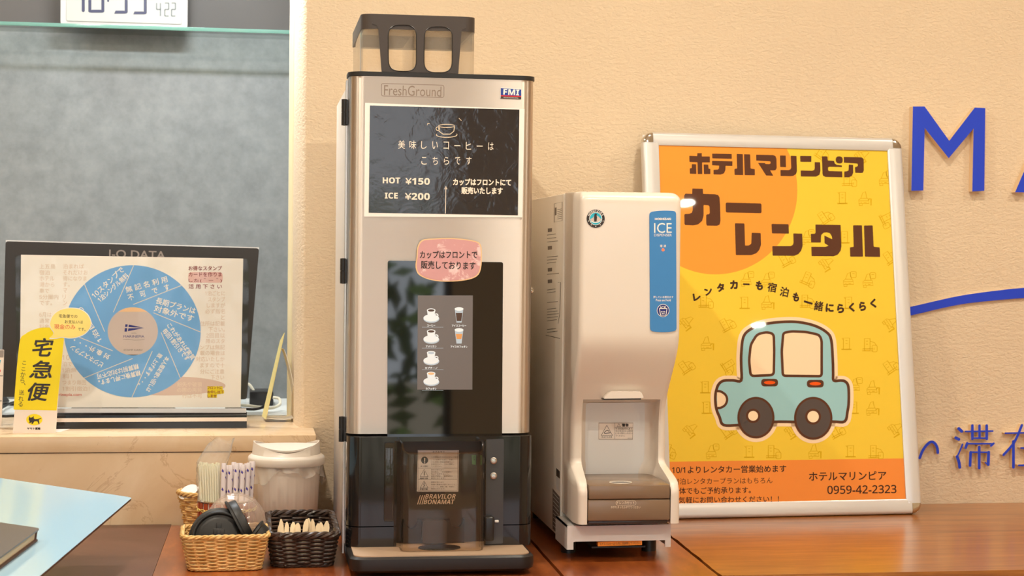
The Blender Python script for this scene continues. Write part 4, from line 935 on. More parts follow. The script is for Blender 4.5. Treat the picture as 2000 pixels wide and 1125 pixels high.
wall_letter(stk([([(264, 536), (295, 462), (338, 408), (375, 388), (408, 410), (426, 450), (430, 488)], 20)]), 'blue curved kana stroke just right of the poster edge', stroke=True)
wall_letter(stk([([(622, 268), (648, 292)], 24), ([(594, 352), (622, 366)], 22), ([(655, 412), (632, 470), (606, 525)], 11), ([(606, 525), (622, 570), (630, 622)], 22), ([(682, 294), (932, 290)], 11), ([(745, 240), (745, 362)], 20), ([(810, 240), (810, 352)], 18), ([(876, 240), (876, 362)], 20), ([(745, 354), (876, 354)], 11), ([(697, 402), (682, 442)], 20), ([(700, 405), (936, 405)], 11), ([(938, 403), (915, 424)], 16), ([(728, 484), (722, 605)], 20), ([(728, 482), (892, 484)], 11), ([(892, 484), (888, 596)], 22), ([(884, 600), (862, 577)], 8), ([(805, 436), (805, 628)], 20)]), 'small blue kanji with three water dots, low on the wall', stroke=True)
wall_letter(stk([([(1047, 310), (1330, 304)], 10), ([(1200, 236), (1128, 395), (1032, 508)], 18), ([(1122, 385), (1122, 622)], 20), ([(1190, 445), (1330, 445)], 11), ([(1255, 345), (1255, 600)], 18), ([(1170, 604), (1345, 604)], 12)]), 'small blue kanji cut off by the right picture edge', stroke=True)

# ================================================================== BOOTH: SHELF, CLOCK, MONITOR
zs_ = at(300, 58, 'y', .57).z
gs = thing('glass_shelf', 'green-edged glass shelf on the booth wall under the clock', 'shelf', (-.8, .62, zs_))
MB().box(-1.6, -.062, .5732, .6835, zs_, zs_ + .009).build('shelf_plate', 'shelfglass', gs); MB().box(-1.6, -.062, .57, .573, zs_, zs_ + .009, r=.001).build('shelf_edge', 'shelfedge', gs)
YC = .615; zc = zs_ + .0092; cxa, cxb = at(118, 30, 'y', YC).x, at(366, 40, 'y', YC).x
ck = thing('digital_clock', 'white digital clock standing on the glass shelf at the top left', 'clock', ((cxa + cxb) / 2, YC + .012, zc))
pc = yplane(YC)
ckb = MB(); ckb.prism(rrect(cxa, cxb, zc, zc + .19, .012), YC + .002, YC + .028, 'y'); ckb.build('clock_case', 'clockwhite', ck)
MB().prism(rrect(cxa + .014, cxb - .014, zc + .012, zc + .178, .004), YC, YC + .003, 'y').build('clock_face', 'lcd', ck)
a = Art(pc, ck, .0003); kk = crop(90, 0, 6.06); DY = -150
def seg(x, y0, y1, w=34): return kk([(x - w / 2, y0), (x + w / 2, y0), (x + w / 2, y1 - 20), (x, y1), (x - w / 2, y1 - 20)])
def dig(x0, x1, on):                                                # seven segments, crop coordinates, bottom edge at 150+slope
    s = (x0 - 500) * .04; yb, ymid, yt = 150 + s, -110 + s, -370 + s; t = 36
    hseg = lambda y: a.poly('lcdink', kk([(x0 + 22, y - t / 2), (x1 - 22, y - t / 2), (x1 - 6, y + t / 2), (x0 + 6, y + t / 2)]), name='digit')
    vseg = lambda x, ya, yb2: a.poly('lcdink', kk([(x - t / 2, ya + 14), (x, ya), (x + t / 2, ya + 14), (x + t / 2, yb2 - 14), (x, yb2), (x - t / 2, yb2 - 14)]), name='digit')
    if 'd' in on: hseg(yb - t / 2)
    if 'g' in on: hseg(ymid)
    if 'a' in on: hseg(yt)
    if 'c' in on: vseg(x1, ymid + 8, yb)
    if 'b' in on: vseg(x1, yt, ymid - 8)
    if 'e' in on: vseg(x0, ymid + 8, yb)
    if 'f' in on: vseg(x0, yt, ymid - 8)
dig(380, 440, 'bc'); dig(518, 672, 'abcdef'); dig(800, 948, 'acdfg'); dig(1025, 1174, 'acdfg')
for y in (8, -200): a.poly('lcdink', kk(ell(735, y, 13, 16, 12)), name='digit')
for i, (on, x0) in enumerate((('fgbc', 1308), ('abged', 1405), ('abged', 1485))):
    x1 = x0 + 46; yb, ymid, yt = 190, 112, 36; L2 = {'a': [(x0, yt), (x1, yt)], 'b': [(x1, yt), (x1, ymid)], 'c': [(x1, ymid), (x1, yb)], 'd': [(x0, yb), (x1, yb)], 'e': [(x0, ymid), (x0, yb)], 'f': [(x0, yt), (x0, ymid)], 'g': [(x0, ymid), (x1, ymid)]}
    for c in on: a.stroke('lcdthin', kk(L2[c]), 2.6, name='date_digit')
a.done()
YMo = .24; pmo = yplane(YMo)
mo = thing('monitor', 'black computer monitor seen from behind in the reception window', 'monitor', (-.45, YMo + .05, SILL + .002))
q = [pmo.uv(*p) for p in ((11, 471), (506, 485), (482, 780), (2, 775))]
MB().prism(rcorner(q, .006), YMo, YMo + .03, 'y').build('rear_housing', 'monitor', mo)
q2 = [pmo.uv(*p) for p in ((11, 469), (506, 483), (506, 487), (11, 473.5))]
MB().prism(q2, YMo + .002, YMo + .034, 'y').build('bevel_highlight', 'labelsilver', mo)  # pale strip stands in for the highlight along the top bevel
MB().box(-.50, -.42, YMo + .03, YMo + .055, SILL + .008, .4, r=.006).build('stand_neck', 'monitor', mo)
MB().lathe([(.0002, 0), (.12, 0), (.115, .007), (.05, .012), (.0002, .013)], (-.46, YMo + .13, SILL + .0022), 56).build('stand_base', 'monitor', mo)
a = Art(pmo, mo, .0004); a.text('logo_grey', 'I-O DATA', 268, 497, 110, 16, .03, bold=.02); a.done()

rd = at(2, 775, 'z', SILL + .02); o = MB().lathe([(.0002, 0), (.050, 0), (.052, .006), (.044, .018), (.028, .026), (.0002, .028)], (rd.x - .036, rd.y + .02, SILL + .0022), 40).build('round_device', 'monitor'); tag(o, 'dark grey rounded device at the far left edge of the white desk', 'device')

# ================================================================== ON THE MARBLE LEDGE
YP = .03; pq_ = yplane(YP)
ac = thing('acrylic_sign', 'clear acrylic sign holder with blue disc stamp-card notice in front of the monitor', 'sign holder', (-.37, YP, SILL))
q = [pq_.uv(*p) for p in ((29, 499), (487, 506), (481, 806), (33, 806))]
MB().prism(q, YP, YP + .003, 'y').build('front_pane', 'acrylic', ac); MB().prism(q, YP + .0065, YP + .0095, 'y').build('back_pane', 'acrylic', ac)
za, zb2, zc2 = [at(300, y, 'y', YP - .03).z for y in (816, 823.5, 830.5)]
xa_, xb_ = at(44, 820, 'y', YP - .03).x, at(482, 820, 'y', YP - .03).x
MB().box(xa_, xb_, YP - .03, YP + .04, SILL, zb2).build('base_strip', 'gloss', ac); MB().box(xa_, xb_, YP - .0302, YP + .0402, zb2, za).build('base_strip', 'paper', ac); MB().box(xa_, xb_, YP - .03, YP + .04, za, za + .005).build('base_strip', 'gloss', ac)
MB().prism([pq_.uv(*p) for p in ((34, 797.5), (481, 797.5), (481, 806), (34, 806))], YP - .0012, YP - .0002, 'y').build('pane_edge_reflection', 'labelsilver', ac)  # bottom edge of the pane, its white reflection put into the colour
pz = yplane(YP + .0038)
pap = MB().prism([pz.uv(*p) for p in ((41, 497.5), (475, 505), (470, 796), (38, 796))], YP + .0038, YP + .0062, 'y').build('notice_sheet', 'noticepaper', ac)
a = Art(pz, pap, .0003); kd = crop(0, 440, 2.679)
a.poly('beigewash', kd(ell(870, 840, 310, 50, 40, -2.2, 2.6)), name='wash')
D = (258.5, 647)
a.poly('discblue', ell(D[0], D[1], 133.5, 129, 90), .0002); a.poly('discgrey', ell(259.4, 647, 49, 47, 60), .0004)
a.poly('peach', [p for p in ell(259.4, 647, 49, 47, 60) if p[1] < 609], .0005); a.poly('ink', [p for p in ell(259.4, 647, 49, 47, 90) if p[1] > 692.4], .0005)
k6, k7 = crop(110, 510, 6.617), crop(110, 640, 6.667)
for kf, p in ((k6, [(1000, 55), (737, 660)]), (k6, [(365, 300), (625, 910)]), (k6, [(1615, 315), (995, 560)]), (k6, [(1255, 668), (1868, 918)]), (k7, [(1365, 60), (1615, 655)]), (k7, [(1250, 305), (985, 905)]), (k7, [(995, 400), (360, 655)]), (k7, [(735, 300), (300, 125)])): a.stroke('paper', kf(p), 1.4, h=.0004)
R = math.radians
for s, cx, cy, w, h, g in (('10スタンプで', 210.5, 551.5, 80, 12, -43), ('1泊シングル無料', 221, 561.5, 76, 11.5, -42), ('無 記 名 利 用', 286, 555.5, 84, 12.5, -15), ('不　可　で　す', 290.5, 571, 84, 12.5, -15), ('長期プランは', 343.5, 597, 80, 13, 15.5), ('対象外です', 340, 612, 80, 13, 15.5), ('これがあれば実質', 354, 667, 84, 11, 54.5), ('毎回1割引きです', 344, 673, 76, 11, 51.5), ('本人限定使い回しは', 308, 731, 78, 10, 120.5), ('致 上げます・・。', 294, 722, 74, 10, 123.5), ('精算後に押します。', 233.5, 738, 84, 11, 166), ('精算前は対応不可', 230, 725.5, 84, 11, 165.5), ('対 象 外・・・', 179, 681, 78, 11, 206.6), ('ビジネスプラン', 169, 695.5, 72, 11, 210.5), ('1泊目より', 176, 634, 78, 11, 239)):
    a.text('paperwhite', s, cx, cy, w, h, R(g), .0005, .02)
a.poly('navy', k6([(893, 815), (924, 818), (918, 850), (888, 850)]), .0006); a.poly('navy', k6([(938, 820), (1135, 862), (932, 852)]), .0006); a.poly('navy', k6([(932, 868), (1135, 866), (925, 905)]), .0006); a.poly('navy', k6([(886, 865), (918, 865), (912, 910), (882, 912)]), .0006)
a.text('navy', 'MARINEPIA', *k6([(1003, 973)])[0], 41, 4.4, 0, .0006, .0); a.text('grayink', 'HOTEL', *k6([(1005, 931)])[0], 10, 2, 0, .0006, 0); a.stroke('grayink', k6(smooth([(860, 1015), (930, 1008), (1000, 1020), (1080, 1018), (1140, 1010)], False, 4)), .5, h=.0006)
a.text('grayink', 'STAMP CARD', *k7([(1000, 290)])[0], 37, 3, 0, .0006, 0)
a.poly('pinkwash', kd(rcorner([(985, 245), (1165, 245), (1165, 300), (985, 300)], 20)), .0001, 'wash')
for s, cy, w in (('お得なスタンプ', 225, 174), ('カードを作りま', 257, 174), ('した(＾－＾)', 289, 174), ('活 用 下 さ い', 320, 174)): a.text('redink', s, *kd([(1074, cy)])[0], w / 2.679, 9, 0, .0003, .01)
a.poly('yellowpaper', kd([(1085, 842), (1165, 842), (1165, 858), (1172, 864), (1172, 880), (1135, 884), (1135, 902), (1085, 902)]), .0001, 'wash')
for s, cy, w in (('フロントに', 850, 78), ('お申し出下', 872, 86), ('しませ', 893, 48)): a.text('redink', s, *kd([(1085 + w / 2, cy)])[0], w / 2.679, 6, 0, .0003, .02)
GH = (('上五島', 248, 215, 84), ('泊まれば', 385, 215, 110), ('宿泊', 233, 247, 54), ('それだけお', 395, 247, 130), ('ホテル', 246, 278, 78), ('得になりま', 392, 278, 124), ('港から', 246, 310, 78), ('す。', 347, 310, 36), ('車で', 232, 342, 50), ('マ', 341, 342, 22), ('5分圏内', 256, 375, 100), ('リ', 336, 375, 18), ('です。', 240, 406, 66), ('ン', 341, 406, 20), ('6月は', 238, 468, 64), ('通常', 232, 500, 52), ('料金', 232, 530, 52), ('10', 345, 692, 40), ('泊で', 352, 725, 50), ('1泊無', 362, 758, 76), ('料！', 352, 790, 50), ('つまり毎回', 388, 822, 124), ('1割引宿泊！', 398, 855, 142), ('1泊ごとに', 1125, 356, 104), ('スタンプ', 1133, 387, 90), ('しますが', 1130, 418, 96), ('必ず指名', 1125, 450, 104), ('と', 1167, 482, 20), ('住所は記載', 1112, 514, 130), ('下さい。', 1133, 545, 86), ('2回目以', 1128, 577, 98), ('降のスタ', 1127, 606, 98), ('ンプは無記', 1112, 638, 130), ('載の場合は', 1112, 668, 130), ('対応いたしか', 1100, 700, 150), ('ますので十', 1112, 732, 130), ('分にご注意', 1110, 765, 126), ('下さい', 1138, 796, 70), ('紛失や破損', 992, 832, 130), ('の際の再発', 992, 862, 130), ('行は不可', 1005, 892, 104))
for s, cx, cy, w in GH: a.text('ghost', s, *kd([(cx, cy)])[0], w / 2.679, 9.4, 0, .0001, .01, name='ghost_print')
a.text('salmon', 'marinepia.com', *kd([(352, 888)])[0], 56, 7, 0, .0003, 0)
a.done()
# yellow courier card on a bent foot
YY = -.08; py = Plane((-.6, YY, SILL), (1, 0, 0), (0, .10, 1))
yc = thing('courier_card', 'tall yellow parcel service card standing at the front of the marble ledge', 'card', (-.6, YY, SILL))
k8 = crop(20, 590, 4.165)
outl = smooth([(20, 1068), (50, 700), (62, 480), (80, 310), (120, 265), (170, 232), (250, 210), (330, 208), (400, 214), (440, 225)], False, 3) + k8([]) + [(437, 300), (405, 620), (385, 860), (370, 1070)]
card = MB(); qv = [py.uv(*p) for p in k8(outl)]; n = len(qv)
card.add([py.P(u, v, 0) for u, v in qv] + [py.P(u, v, -.0006) for u, v in qv], [list(range(n)), list(range(n, 2 * n))[::-1]] + [(i, (i + 1) % n, n + (i + 1) % n, n + i) for i in range(n)])
u_a, u_b = qv[0][0], qv[-1][0]
cfront = card.build('card_face', 'paper', yc)
vb0 = min(q[1] for q in qv)
ft = MB(); f_ = [py.P(u_a, vb0, -.0003), py.P(u_b, vb0, -.0003), (u_b - .6 + .02, YY + .07, SILL + .0006), (u_a - .6 + .02, YY + .07, SILL + .0006)]
ft.add(f_ + [Vector(p) + Vector((0, 0, .0005)) for p in f_], [(0, 1, 2, 3), (7, 6, 5, 4), (0, 4, 5, 1), (1, 5, 6, 2), (2, 6, 7, 3), (3, 7, 4, 0)]).build('card_foot', 'paper', yc)
a = Art(py, yc, .0003)
ye = smooth([(27, 875), (45, 640), (62, 450), (82, 300), (120, 262), (170, 232), (250, 209), (330, 208), (400, 214), (440, 225)], False, 3) + [(437, 300), (405, 620), (377, 882)]
a.poly('yellowpaper', k8(ye))
for ch, cx, cy, w, h in (('宅', 266, 368, 172, 150), ('急', 246, 548, 184, 146), ('便', 234, 730, 184, 150)): a.text('ink', ch, *k8([(cx, cy)])[0], w / 4.165, h / 4.165, .02, .0003, .022, .22)
for ch, cx, cy, w, h in zip('ここから、送れる', (115, 108, 104, 100, 118, 92, 88, 84), (495, 545, 590, 636, 668, 735, 785, 830), (30, 30, 40, 32, 12, 42, 40, 34), (30, 28, 42, 42, 18, 42, 40, 40)): a.text('ink', ch, *k8([(cx, cy)])[0], w / 4.165, h / 4.165, .05, .0003, 0)
a.poly('yellowpaper', k8(ell(196, 956, 66, 46, 36)), .0001); k9 = crop(0, 660, 5.625)
a.poly('ink', k9([(321, 858), (333, 876), (352, 874), (371, 858), (372, 884), (385, 893), (412, 892), (452, 879), (455, 886), (428, 899), (434, 946), (424, 945), (410, 915), (378, 916), (362, 944), (345, 944), (350, 926), (335, 934), (318, 934), (326, 916), (316, 898)]), .0003)
a.text('ink', 'ヤマト運輸', *k9([(371, 995)])[0], 146 / 5.625, 26 / 5.625, .0, .0003, .03)
a.done()
py2 = Plane(py.P(0, 0, .0012), (1, 0, 0), (0, .10, 1)); bb = smooth([(318, 298), (352, 255), (325, 210), (320, 165), (345, 105), (400, 62), (470, 45), (560, 52), (625, 90), (658, 150), (655, 205), (610, 260), (540, 290), (480, 297), (420, 290), (375, 298)], True, 4)
bq = [py2.uv(*p) for p in k8(bb)]; n = len(bq)
bub = MB().add([py2.P(u, v, 0) for u, v in bq] + [py2.P(u, v, -.0005) for u, v in bq], [list(range(n)), list(range(n, 2 * n))[::-1]] + [(i, (i + 1) % n, n + (i + 1) % n, n + i) for i in range(n)]).build('speech_bubble', 'paperwhite', yc)
a = Art(py2, bub, .0003); cb = (488, 172); a.poly('bubble', k8([(cb[0] + (x - cb[0]) * .965, cb[1] + (y - cb[1]) * .95) for x, y in bb]))
for m_2, s, x0, y0, x1, y1 in (('ink', '宅急便での', 395, 100, 546, 130), ('ink', 'お支払いは', 444, 147, 592, 175), ('salmon', '現金のみ', 357, 180, 530, 222), ('ink', 'です。', 552, 208, 612, 235)):
    (U0, V0), (U1, V1) = k8([(x0, y0), (x1, y1)]); a.tbox(m_2, s, U0, V0, U1, V1, .02, h=.0003, bold=0)
a.done()
# white card at the picture's left edge
pe = Plane((-.68, .03, SILL), (1, 0, 0), (0, .06, 1)); ec = thing('price_card', 'white card at the far left edge of the marble ledge', 'card', (-.72, .03, SILL))
def cardpoly(m, pts, nm, h): 
    q = [pe.uv(*p) for p in pts]; n = len(q)
    return MB().add([pe.P(u, v, h) for u, v in q] + [pe.P(u, v, h - .0015) for u, v in q], [list(range(n)), list(range(n, 2 * n))[::-1]] + [(i, (i + 1) % n, n + (i + 1) % n, n + i) for i in range(n)]).build(nm, m, ec)
cardpoly('paper', rcorner([(-60, 683), (8, 683), (3, 833), (-60, 833)], 2), 'card_face', 0)
cardpoly('logo_grey', rcorner([(-58, 684), (7.5, 684), (7, 697), (-58, 697)], 1), 'card_header', .0017)
a = Art(pe, ec, .0003)
a.poly('teal', [(-20, 703), (2, 703), (-1, 715), (-20, 722)]); a.poly('salmon', [(-30, 725), (1.5, 722), (1, 727), (-30, 730)]); a.stroke('logo_grey', [(-50, 734), (5.5, 734)], 2); a.stroke('logo_grey', [(-50, 783), (3.5, 783)], 2); a.done()
# little card on an easel foot at the right end of the ledge
es = thing('easel_card', 'small pale card on bent easel foot at the window jamb, seen edge-on', 'card', (-.11, .15, SILL))
xq = lambda x, y: at(x, y, 'y', .118)
A0, A1 = xq(519, 819), xq(555, 650); dep = Vector((-.008, .07, 0))
sheetq = [A0, A0 + dep, A1 + dep * .98 + Vector((0, 0, -.02)), A1]; off = Vector((.0012, .0002, 0))
MB().add(sheetq + [p + off for p in sheetq], [(0, 1, 2, 3), (7, 6, 5, 4), (0, 4, 5, 1), (1, 5, 6, 2), (2, 6, 7, 3), (3, 7, 4, 0)]).build('card_face', 'card_yellow', es)
def strip(pts, w, m, nm):
    t = .0009; up = []
    for p in pts: up.append(Vector(p))
    rows = [];
    for i, p in enumerate(up):
        tg = (up[min(i + 1, len(up) - 1)] - up[max(i - 1, 0)]).normalized(); nn = Vector((tg.z, 0, -tg.x)).normalized() * t
        rows.append([p, p + w, p + w + nn, p + nn])
    MB().loft([[tuple(q) for q in r] for r in rows]).build(nm, m, es)
strip(smooth([xq(555, 682), xq(561, 698), xq(572, 742), xq(579, 790), xq(583, 819)], False, 5), dep * .7, 'paperwhite', 'easel_leg')
strip(smooth([xq(522, 816), xq(540, 818.5), xq(560, 818.5), xq(581, 814)], False, 4), dep * .7, 'paperwhite', 'easel_base')
# power adapter and cables on the white desk
ad = thing('power_adapter', 'black power adapter lying on the white desk behind the small card', 'power adapter', (-.14, .47, SILL + .002))
p0, p1 = at(487, 793, 'z', SILL + .002), at(534, 792, 'z', SILL + .002)
MB().box(p0.x, p1.x, p0.y, p0.y + .10, SILL + .0022, SILL + .036, r=.004).build('adapter_case', 'black', ad)
MB().tube(smooth([(p0.x + .01, p0.y + .05, SILL + .034), (p0.x - .005, p0.y + .06, SILL + .05), (p0.x - .03, p0.y + .08, SILL + .03), (p0.x - .09, p0.y + .06, SILL + .006), (p0.x - .16, p0.y + .04, SILL + .006)], False, 6), .0035, 8).build('cord', 'cable_white', ad)
cb1 = MB().tube(smooth([at(533, 776, 'y', .36), at(545, 779, 'y', .36), at(546, 790, 'y', .35), at(530, 797, 'y', .33), at(505, 795, 'y', .33), at(480, 792, 'y', .33), at(440, 790, 'y', .33)], False, 8), .0035, 8).build('cable', 'cable_white'); tag(cb1, 'ivory cable curling beside the black power adapter', 'cable')
cb2 = MB().tube(smooth([at(521, 786, 'y', .30), at(515, 794, 'y', .30), at(500, 799, 'y', .30), at(480, 799, 'y', .30), at(440, 796, 'y', .30)], False, 8), .003, 8).build('cable', 'cable_black'); tag(cb2, 'thin black cable on the ledge in front of the power adapter', 'cable')
for i, (pts, lab) in enumerate(((((-6, 795), (10, 789), (28, 790), (60, 786)), 'upper black cable on the desk left of the yellow card'), (((-6, 803), (8, 794), (26, 786), (60, 782)), 'middle black cable crossing the desk left of the yellow card'), (((-6, 812), (10, 813), (26, 812), (60, 810)), 'lower black cable on the desk left of the yellow card'))):
    z_ = SILL + .006 + .0062 * i; c3 = MB().tube([tuple(Vector((q.x, q.y, z_))) for q in (at(x, y, 'z', z_) for x, y in smooth(list(pts), False, 6))], .003, 8).build('cable', 'cable_black'); tag(c3, lab, 'cable')

# ================================================================== BASKETS, STRAWS, LIDS, BIN
def rr_path(hx, hy, r, n):                                          # points equally spaced round a rounded rectangle
    pts = []; Ls = [2 * (hx - r), PI * r / 2, 2 * (hy - r), PI * r / 2] * 2; tot = sum(Ls[:8])
    segs = []
    cs = [(hx - r, -hy + r, -PI / 2), (hx - r, hy - r, 0), (-hx + r, hy - r, PI / 2), (-hx + r, -hy + r, PI)]
    starts = [((-hx + r, -hy), (1, 0)), ((hx, -hy + r), (0, 1)), ((hx - r, hy), (-1, 0)), ((-hx, hy - r), (0, -1))]
    for i in range(n):
        s = tot * i / n
        for k in range(4):
            L1 = 2 * ((hx - r) if k % 2 == 0 else (hy - r)); L2 = PI * r / 2
            if s <= L1: (sx, sy), (dx, dy) = starts[k]; pts.append((sx + dx * s, sy + dy * s, dy, -dx)); break
            s -= L1
            if s <= L2: cx, cy, a0 = cs[k]; t = a0 + s / r; pts.append((cx + r * math.cos(t), cy + r * math.sin(t), math.cos(t), math.sin(t))); break
            s -= L2
        else: pts.append(pts[-1])
    return pts
def basket(t, c, rot, bot, top, h, rows, stakes, r, m, rim_r, cr=.018, pair=False, amp=None):
    cx, cy = c; ca, sa = math.cos(rot), math.sin(rot); W = lambda x, y, z: (cx + x * ca - y * sa, cy + x * sa + y * ca, z)
    n = stakes * 6; amp = amp or r * 1.15
    def ring(z, off=None, n=n):
        f = z / h; hx = bot[0] + (top[0] - bot[0]) * f; hy = bot[1] + (top[1] - bot[1]) * f; out = []
        for i, (x, y, nx, ny) in enumerate(rr_path(hx, hy, cr, n)):
            o = off(i) if off else 0; out.append((x + nx * o, y + ny * o, z))
        return out
    wv = MB()
    for k in range(rows):
        z = .004 + (h - .008) * (k + .5) / rows
        wv.tube([W(*p) for p in ring(z, lambda i: amp * math.sin(2 * PI * i / 12 + PI * k))], r, 6, True)
    wv.build('weave', m, t)
    sk = MB()
    base = [ring(z, None, stakes * 2) for z in (.002, h * .33, h * .66, h)]
    for s in range(0, stakes * 2, 1):
        if s % 2 == 0 or pair: 
            i = s if s % 2 == 0 else s - 1; e = .0016 if (pair and s % 2) else (-.0016 if pair else 0)
            nx = base[0][(i + 1) % len(base[0])]; d = Vector(nx) - Vector(base[0][i]); d.normalize()
            sk.tube([W(*(Vector(b[i]) + d * e)) for b in base], r * .8, 6)
    sk.build('stakes', m, t)
    for nm, z0, R_ in (('rim', h, rim_r), ('foot_braid', .0035, rim_r * .6)):
        rb = MB(); N_ = stakes * 10; rg = ring(z0 if z0 < h else h, None, N_)
        pth = rr_path(*( (top if z0 == h else bot)), cr, N_)
        for ph in range(3):
            pts = []
            for i, (p, q) in enumerate(zip(rg, pth)):
                a_ = 2 * PI * (i * stakes * .55 / N_ * 1.0).__round__(9) + ph * 2 * PI / 3; turns = round(stakes * .55); a_ = 2 * PI * turns * i / N_ + ph * 2 * PI / 3
                o = R_ * .62 * math.cos(a_); pts.append(W(p[0] + q[2] * o, p[1] + q[3] * o, max(p[2] + R_ * .62 * math.sin(a_), R_ * .5)))
            rb.tube(pts, R_ * .62, 6, True)
        rb.build(nm, m, t)
    MB().prism([W(*p)[:2] for p in ring(.003)], .0015, .004).build('basket_base', m, t)
tb_ = thing('lid_basket', 'small tan rattan basket holding black cup lids in front of the straws', 'basket', (-.212, -.602, 0))
basket(tb_, (-.2115, -.600), .03, (.060, .051), (.0725, .062), .060, 17, 27, .0017, 'rattan', .0036, pair=True)
db = thing('stirrer_basket', 'dark brown wicker basket of wooden stirrers beside the coffee machine', 'basket', (-.078, -.53, 0))
basket(db, (-.0785, -.519), .0, (.050, .108), (.059, .126), .058, 14, 28, .0021, 'rattan_dark', .0054, .02, amp=.0030)
# stirrers
proto = None
for i in range(13):
    fx = -.119 + .0066 * i + rnd.uniform(-.0008, .0008); t_ = rnd.uniform(-.25, .25)
    if proto is None or i in (3, 7, 10):
        L0 = .071; pr = MB(); rows = []
        for j in range(13):
            u = j / 12; w = .0046 * (1 if u < .84 else math.cos((u - .84) / .16 * PI / 2 * .9) ** .7) * (1 + .12 * math.sin(u * 5 + i)); cv = .002 * math.sin(u * 3 + i) - .004 * max(0, u - .6) * (1 if i % 2 else -1)
            rows.append([(-w, cv, L0 * u), (w * (1 if i % 3 else .8), cv + .0012 * math.sin(i + u * 4), L0 * u), (w, cv + .0012, L0 * u), (-w, cv + .0012, L0 * u)])
        pr.loft(rows); o = pr.build('wooden_stirrer', 'woodchip')
        tag(o, 'pale wooden stirrer standing in the dark brown wicker basket', 'stirrer', 'wooden stirrers in the dark basket'); proto = o
    else:
        o = proto.copy(); COL.objects.link(o)
    o.location = (fx, -.594 + rnd.uniform(-.004, .004), .0045); o.rotation_euler = (-.30 + rnd.uniform(-.06, .06), rnd.uniform(-.08, .08), t_); o.scale = (1, 1, rnd.uniform(.92, 1.06))
# lids
def lid(name, label, loc, rot, m, kind='flat'):
    t = thing(name, label, 'cup lid', loc, rot, 'cup lids in the tan basket'); I = t
    Rr = .0485
    prof = [(Rr, 0), (Rr + .0022, .0008), (Rr + .0022, .004), (Rr + .0002, .005), (Rr - .0015, .006), (Rr - .003, .0165), (Rr - .0045, .0185), (Rr - .0065, .0185), (Rr - .008, .0165), (Rr - .009, .0135), (.0365, .0135), (.034, .0155), (.031, .0165), (.0002, .0165),
            (.0002, .0157), (.0305, .0157), (.033, .0147), (.036, .0127), (Rr - .0095, .0127), (Rr - .0088, .0155), (Rr - .0075, .0173), (Rr - .0055, .0173), (Rr - .004, .0155), (Rr - .0025, .005), (Rr - .001, .001)]
    MB().lathe(prof, n=64, closed=True).build('lid_shell', m, t, local=True)
    tabm = MB().box(-.0095, .0095, .002, .016, .0166, .0195, r=.0014); tabm.box(-.0045, .0045, .014, .026, .0166, .0186, r=.001); tabm.build('sip_tab', m, t, local=True)
    gb_ = MB().box(-.0032, .0032, .0035, .0145, .0196, .0203, r=.0003); gb_.build('tab_lock', 'black', t, local=True)
    em = MB().tube([(.026 + x, -.006 + y, .0166) for x, y in rrect(-.005, .005, -.004, .004, .002)], .0004, 5, True); em.tube([(.0115 * math.cos(a), -.012 + .0115 * math.sin(a), .0166) for a in [2 * PI * i / 32 for i in range(32)]], .0005, 5, True); em.build('embossing', m, t, local=True)
    return t
def axis_rot(d, roll=0):                                            # euler that turns local z to d, local y near world up
    d = Vector(d).normalized(); up = Vector((0, 0, 1)); x = up.cross(d).normalized(); y = d.cross(x); Mx = Matrix((x, y, d)).transposed(); return (Mx @ Matrix.Rotation(roll, 3, 'Z')).to_euler()
c1_ = at(427, 1052, 'y', -.612); nb = Vector((.03, -1, .26)).normalized()
l1 = lid('takeaway_lid', 'black cup lid facing forward, foremost in the tan basket', c1_, axis_rot(nb), 'blackmatt')
copy_thing(l1, c1_ - nb * .0105 + Vector((.001, 0, .0028)), axis_rot((.02, -1, .25), .5), 'black cup lid stacked directly behind the foremost lid in the tan basket', 'cup lids in the tan basket')
copy_thing(l1, at(464, 1031, 'y', -.583), axis_rot((.88, .10, .45), .3), 'black cup lid standing on edge, seen from its side, in the tan basket', 'cup lids in the tan basket')
copy_thing(l1, at(490, 1044, 'y', -.615), axis_rot((.80, -.07, -.60), 1.2), 'small black cup lid facing down right at the right rim of the basket', 'cup lids in the tan basket').scale = (.6, .6, 1)
# clear dome lids behind
def dome(label, loc, rot, first=[None]):
    if first[0] is None:
        t = thing('dome_lid', label, 'cup lid', loc, rot, 'clear lids in the tan basket'); first[0] = t; Rr = .049
        pr = [(Rr + .002, 0), (Rr + .002, .004), (Rr - .001, .006), (Rr - .003, .012), (.038, .017), (.034, .020), (.020, .022), (.018, .019), (.0002, .019)]
        MB().lathe(pr + [(r_ - .0009 if r_ > .01 else r_, z_ - .0009) for r_, z_ in pr[::-1]], n=64, closed=True).build('lid_shell', 'clear_thin', t, local=True)
        MB().tube([((Rr + .002) * math.cos(a), (Rr + .002) * math.sin(a), .002) for a in [2 * PI * i / 64 for i in range(64)]], .0013, 6, True).build('lid_rim', 'clear_thin', t, local=True)
        return t
    return copy_thing(first[0], loc, rot, label, 'clear lids in the tan basket')
dc = at(460, 1023, 'y', -.556)
dome('clear plastic lid standing behind the black lids in the tan basket', dc, axis_rot((.18, -1, .30)))
dome('second clear plastic lid nested behind the first in the tan basket', dc + Vector((.001, .006, .002)), axis_rot((.16, -1, .31)))
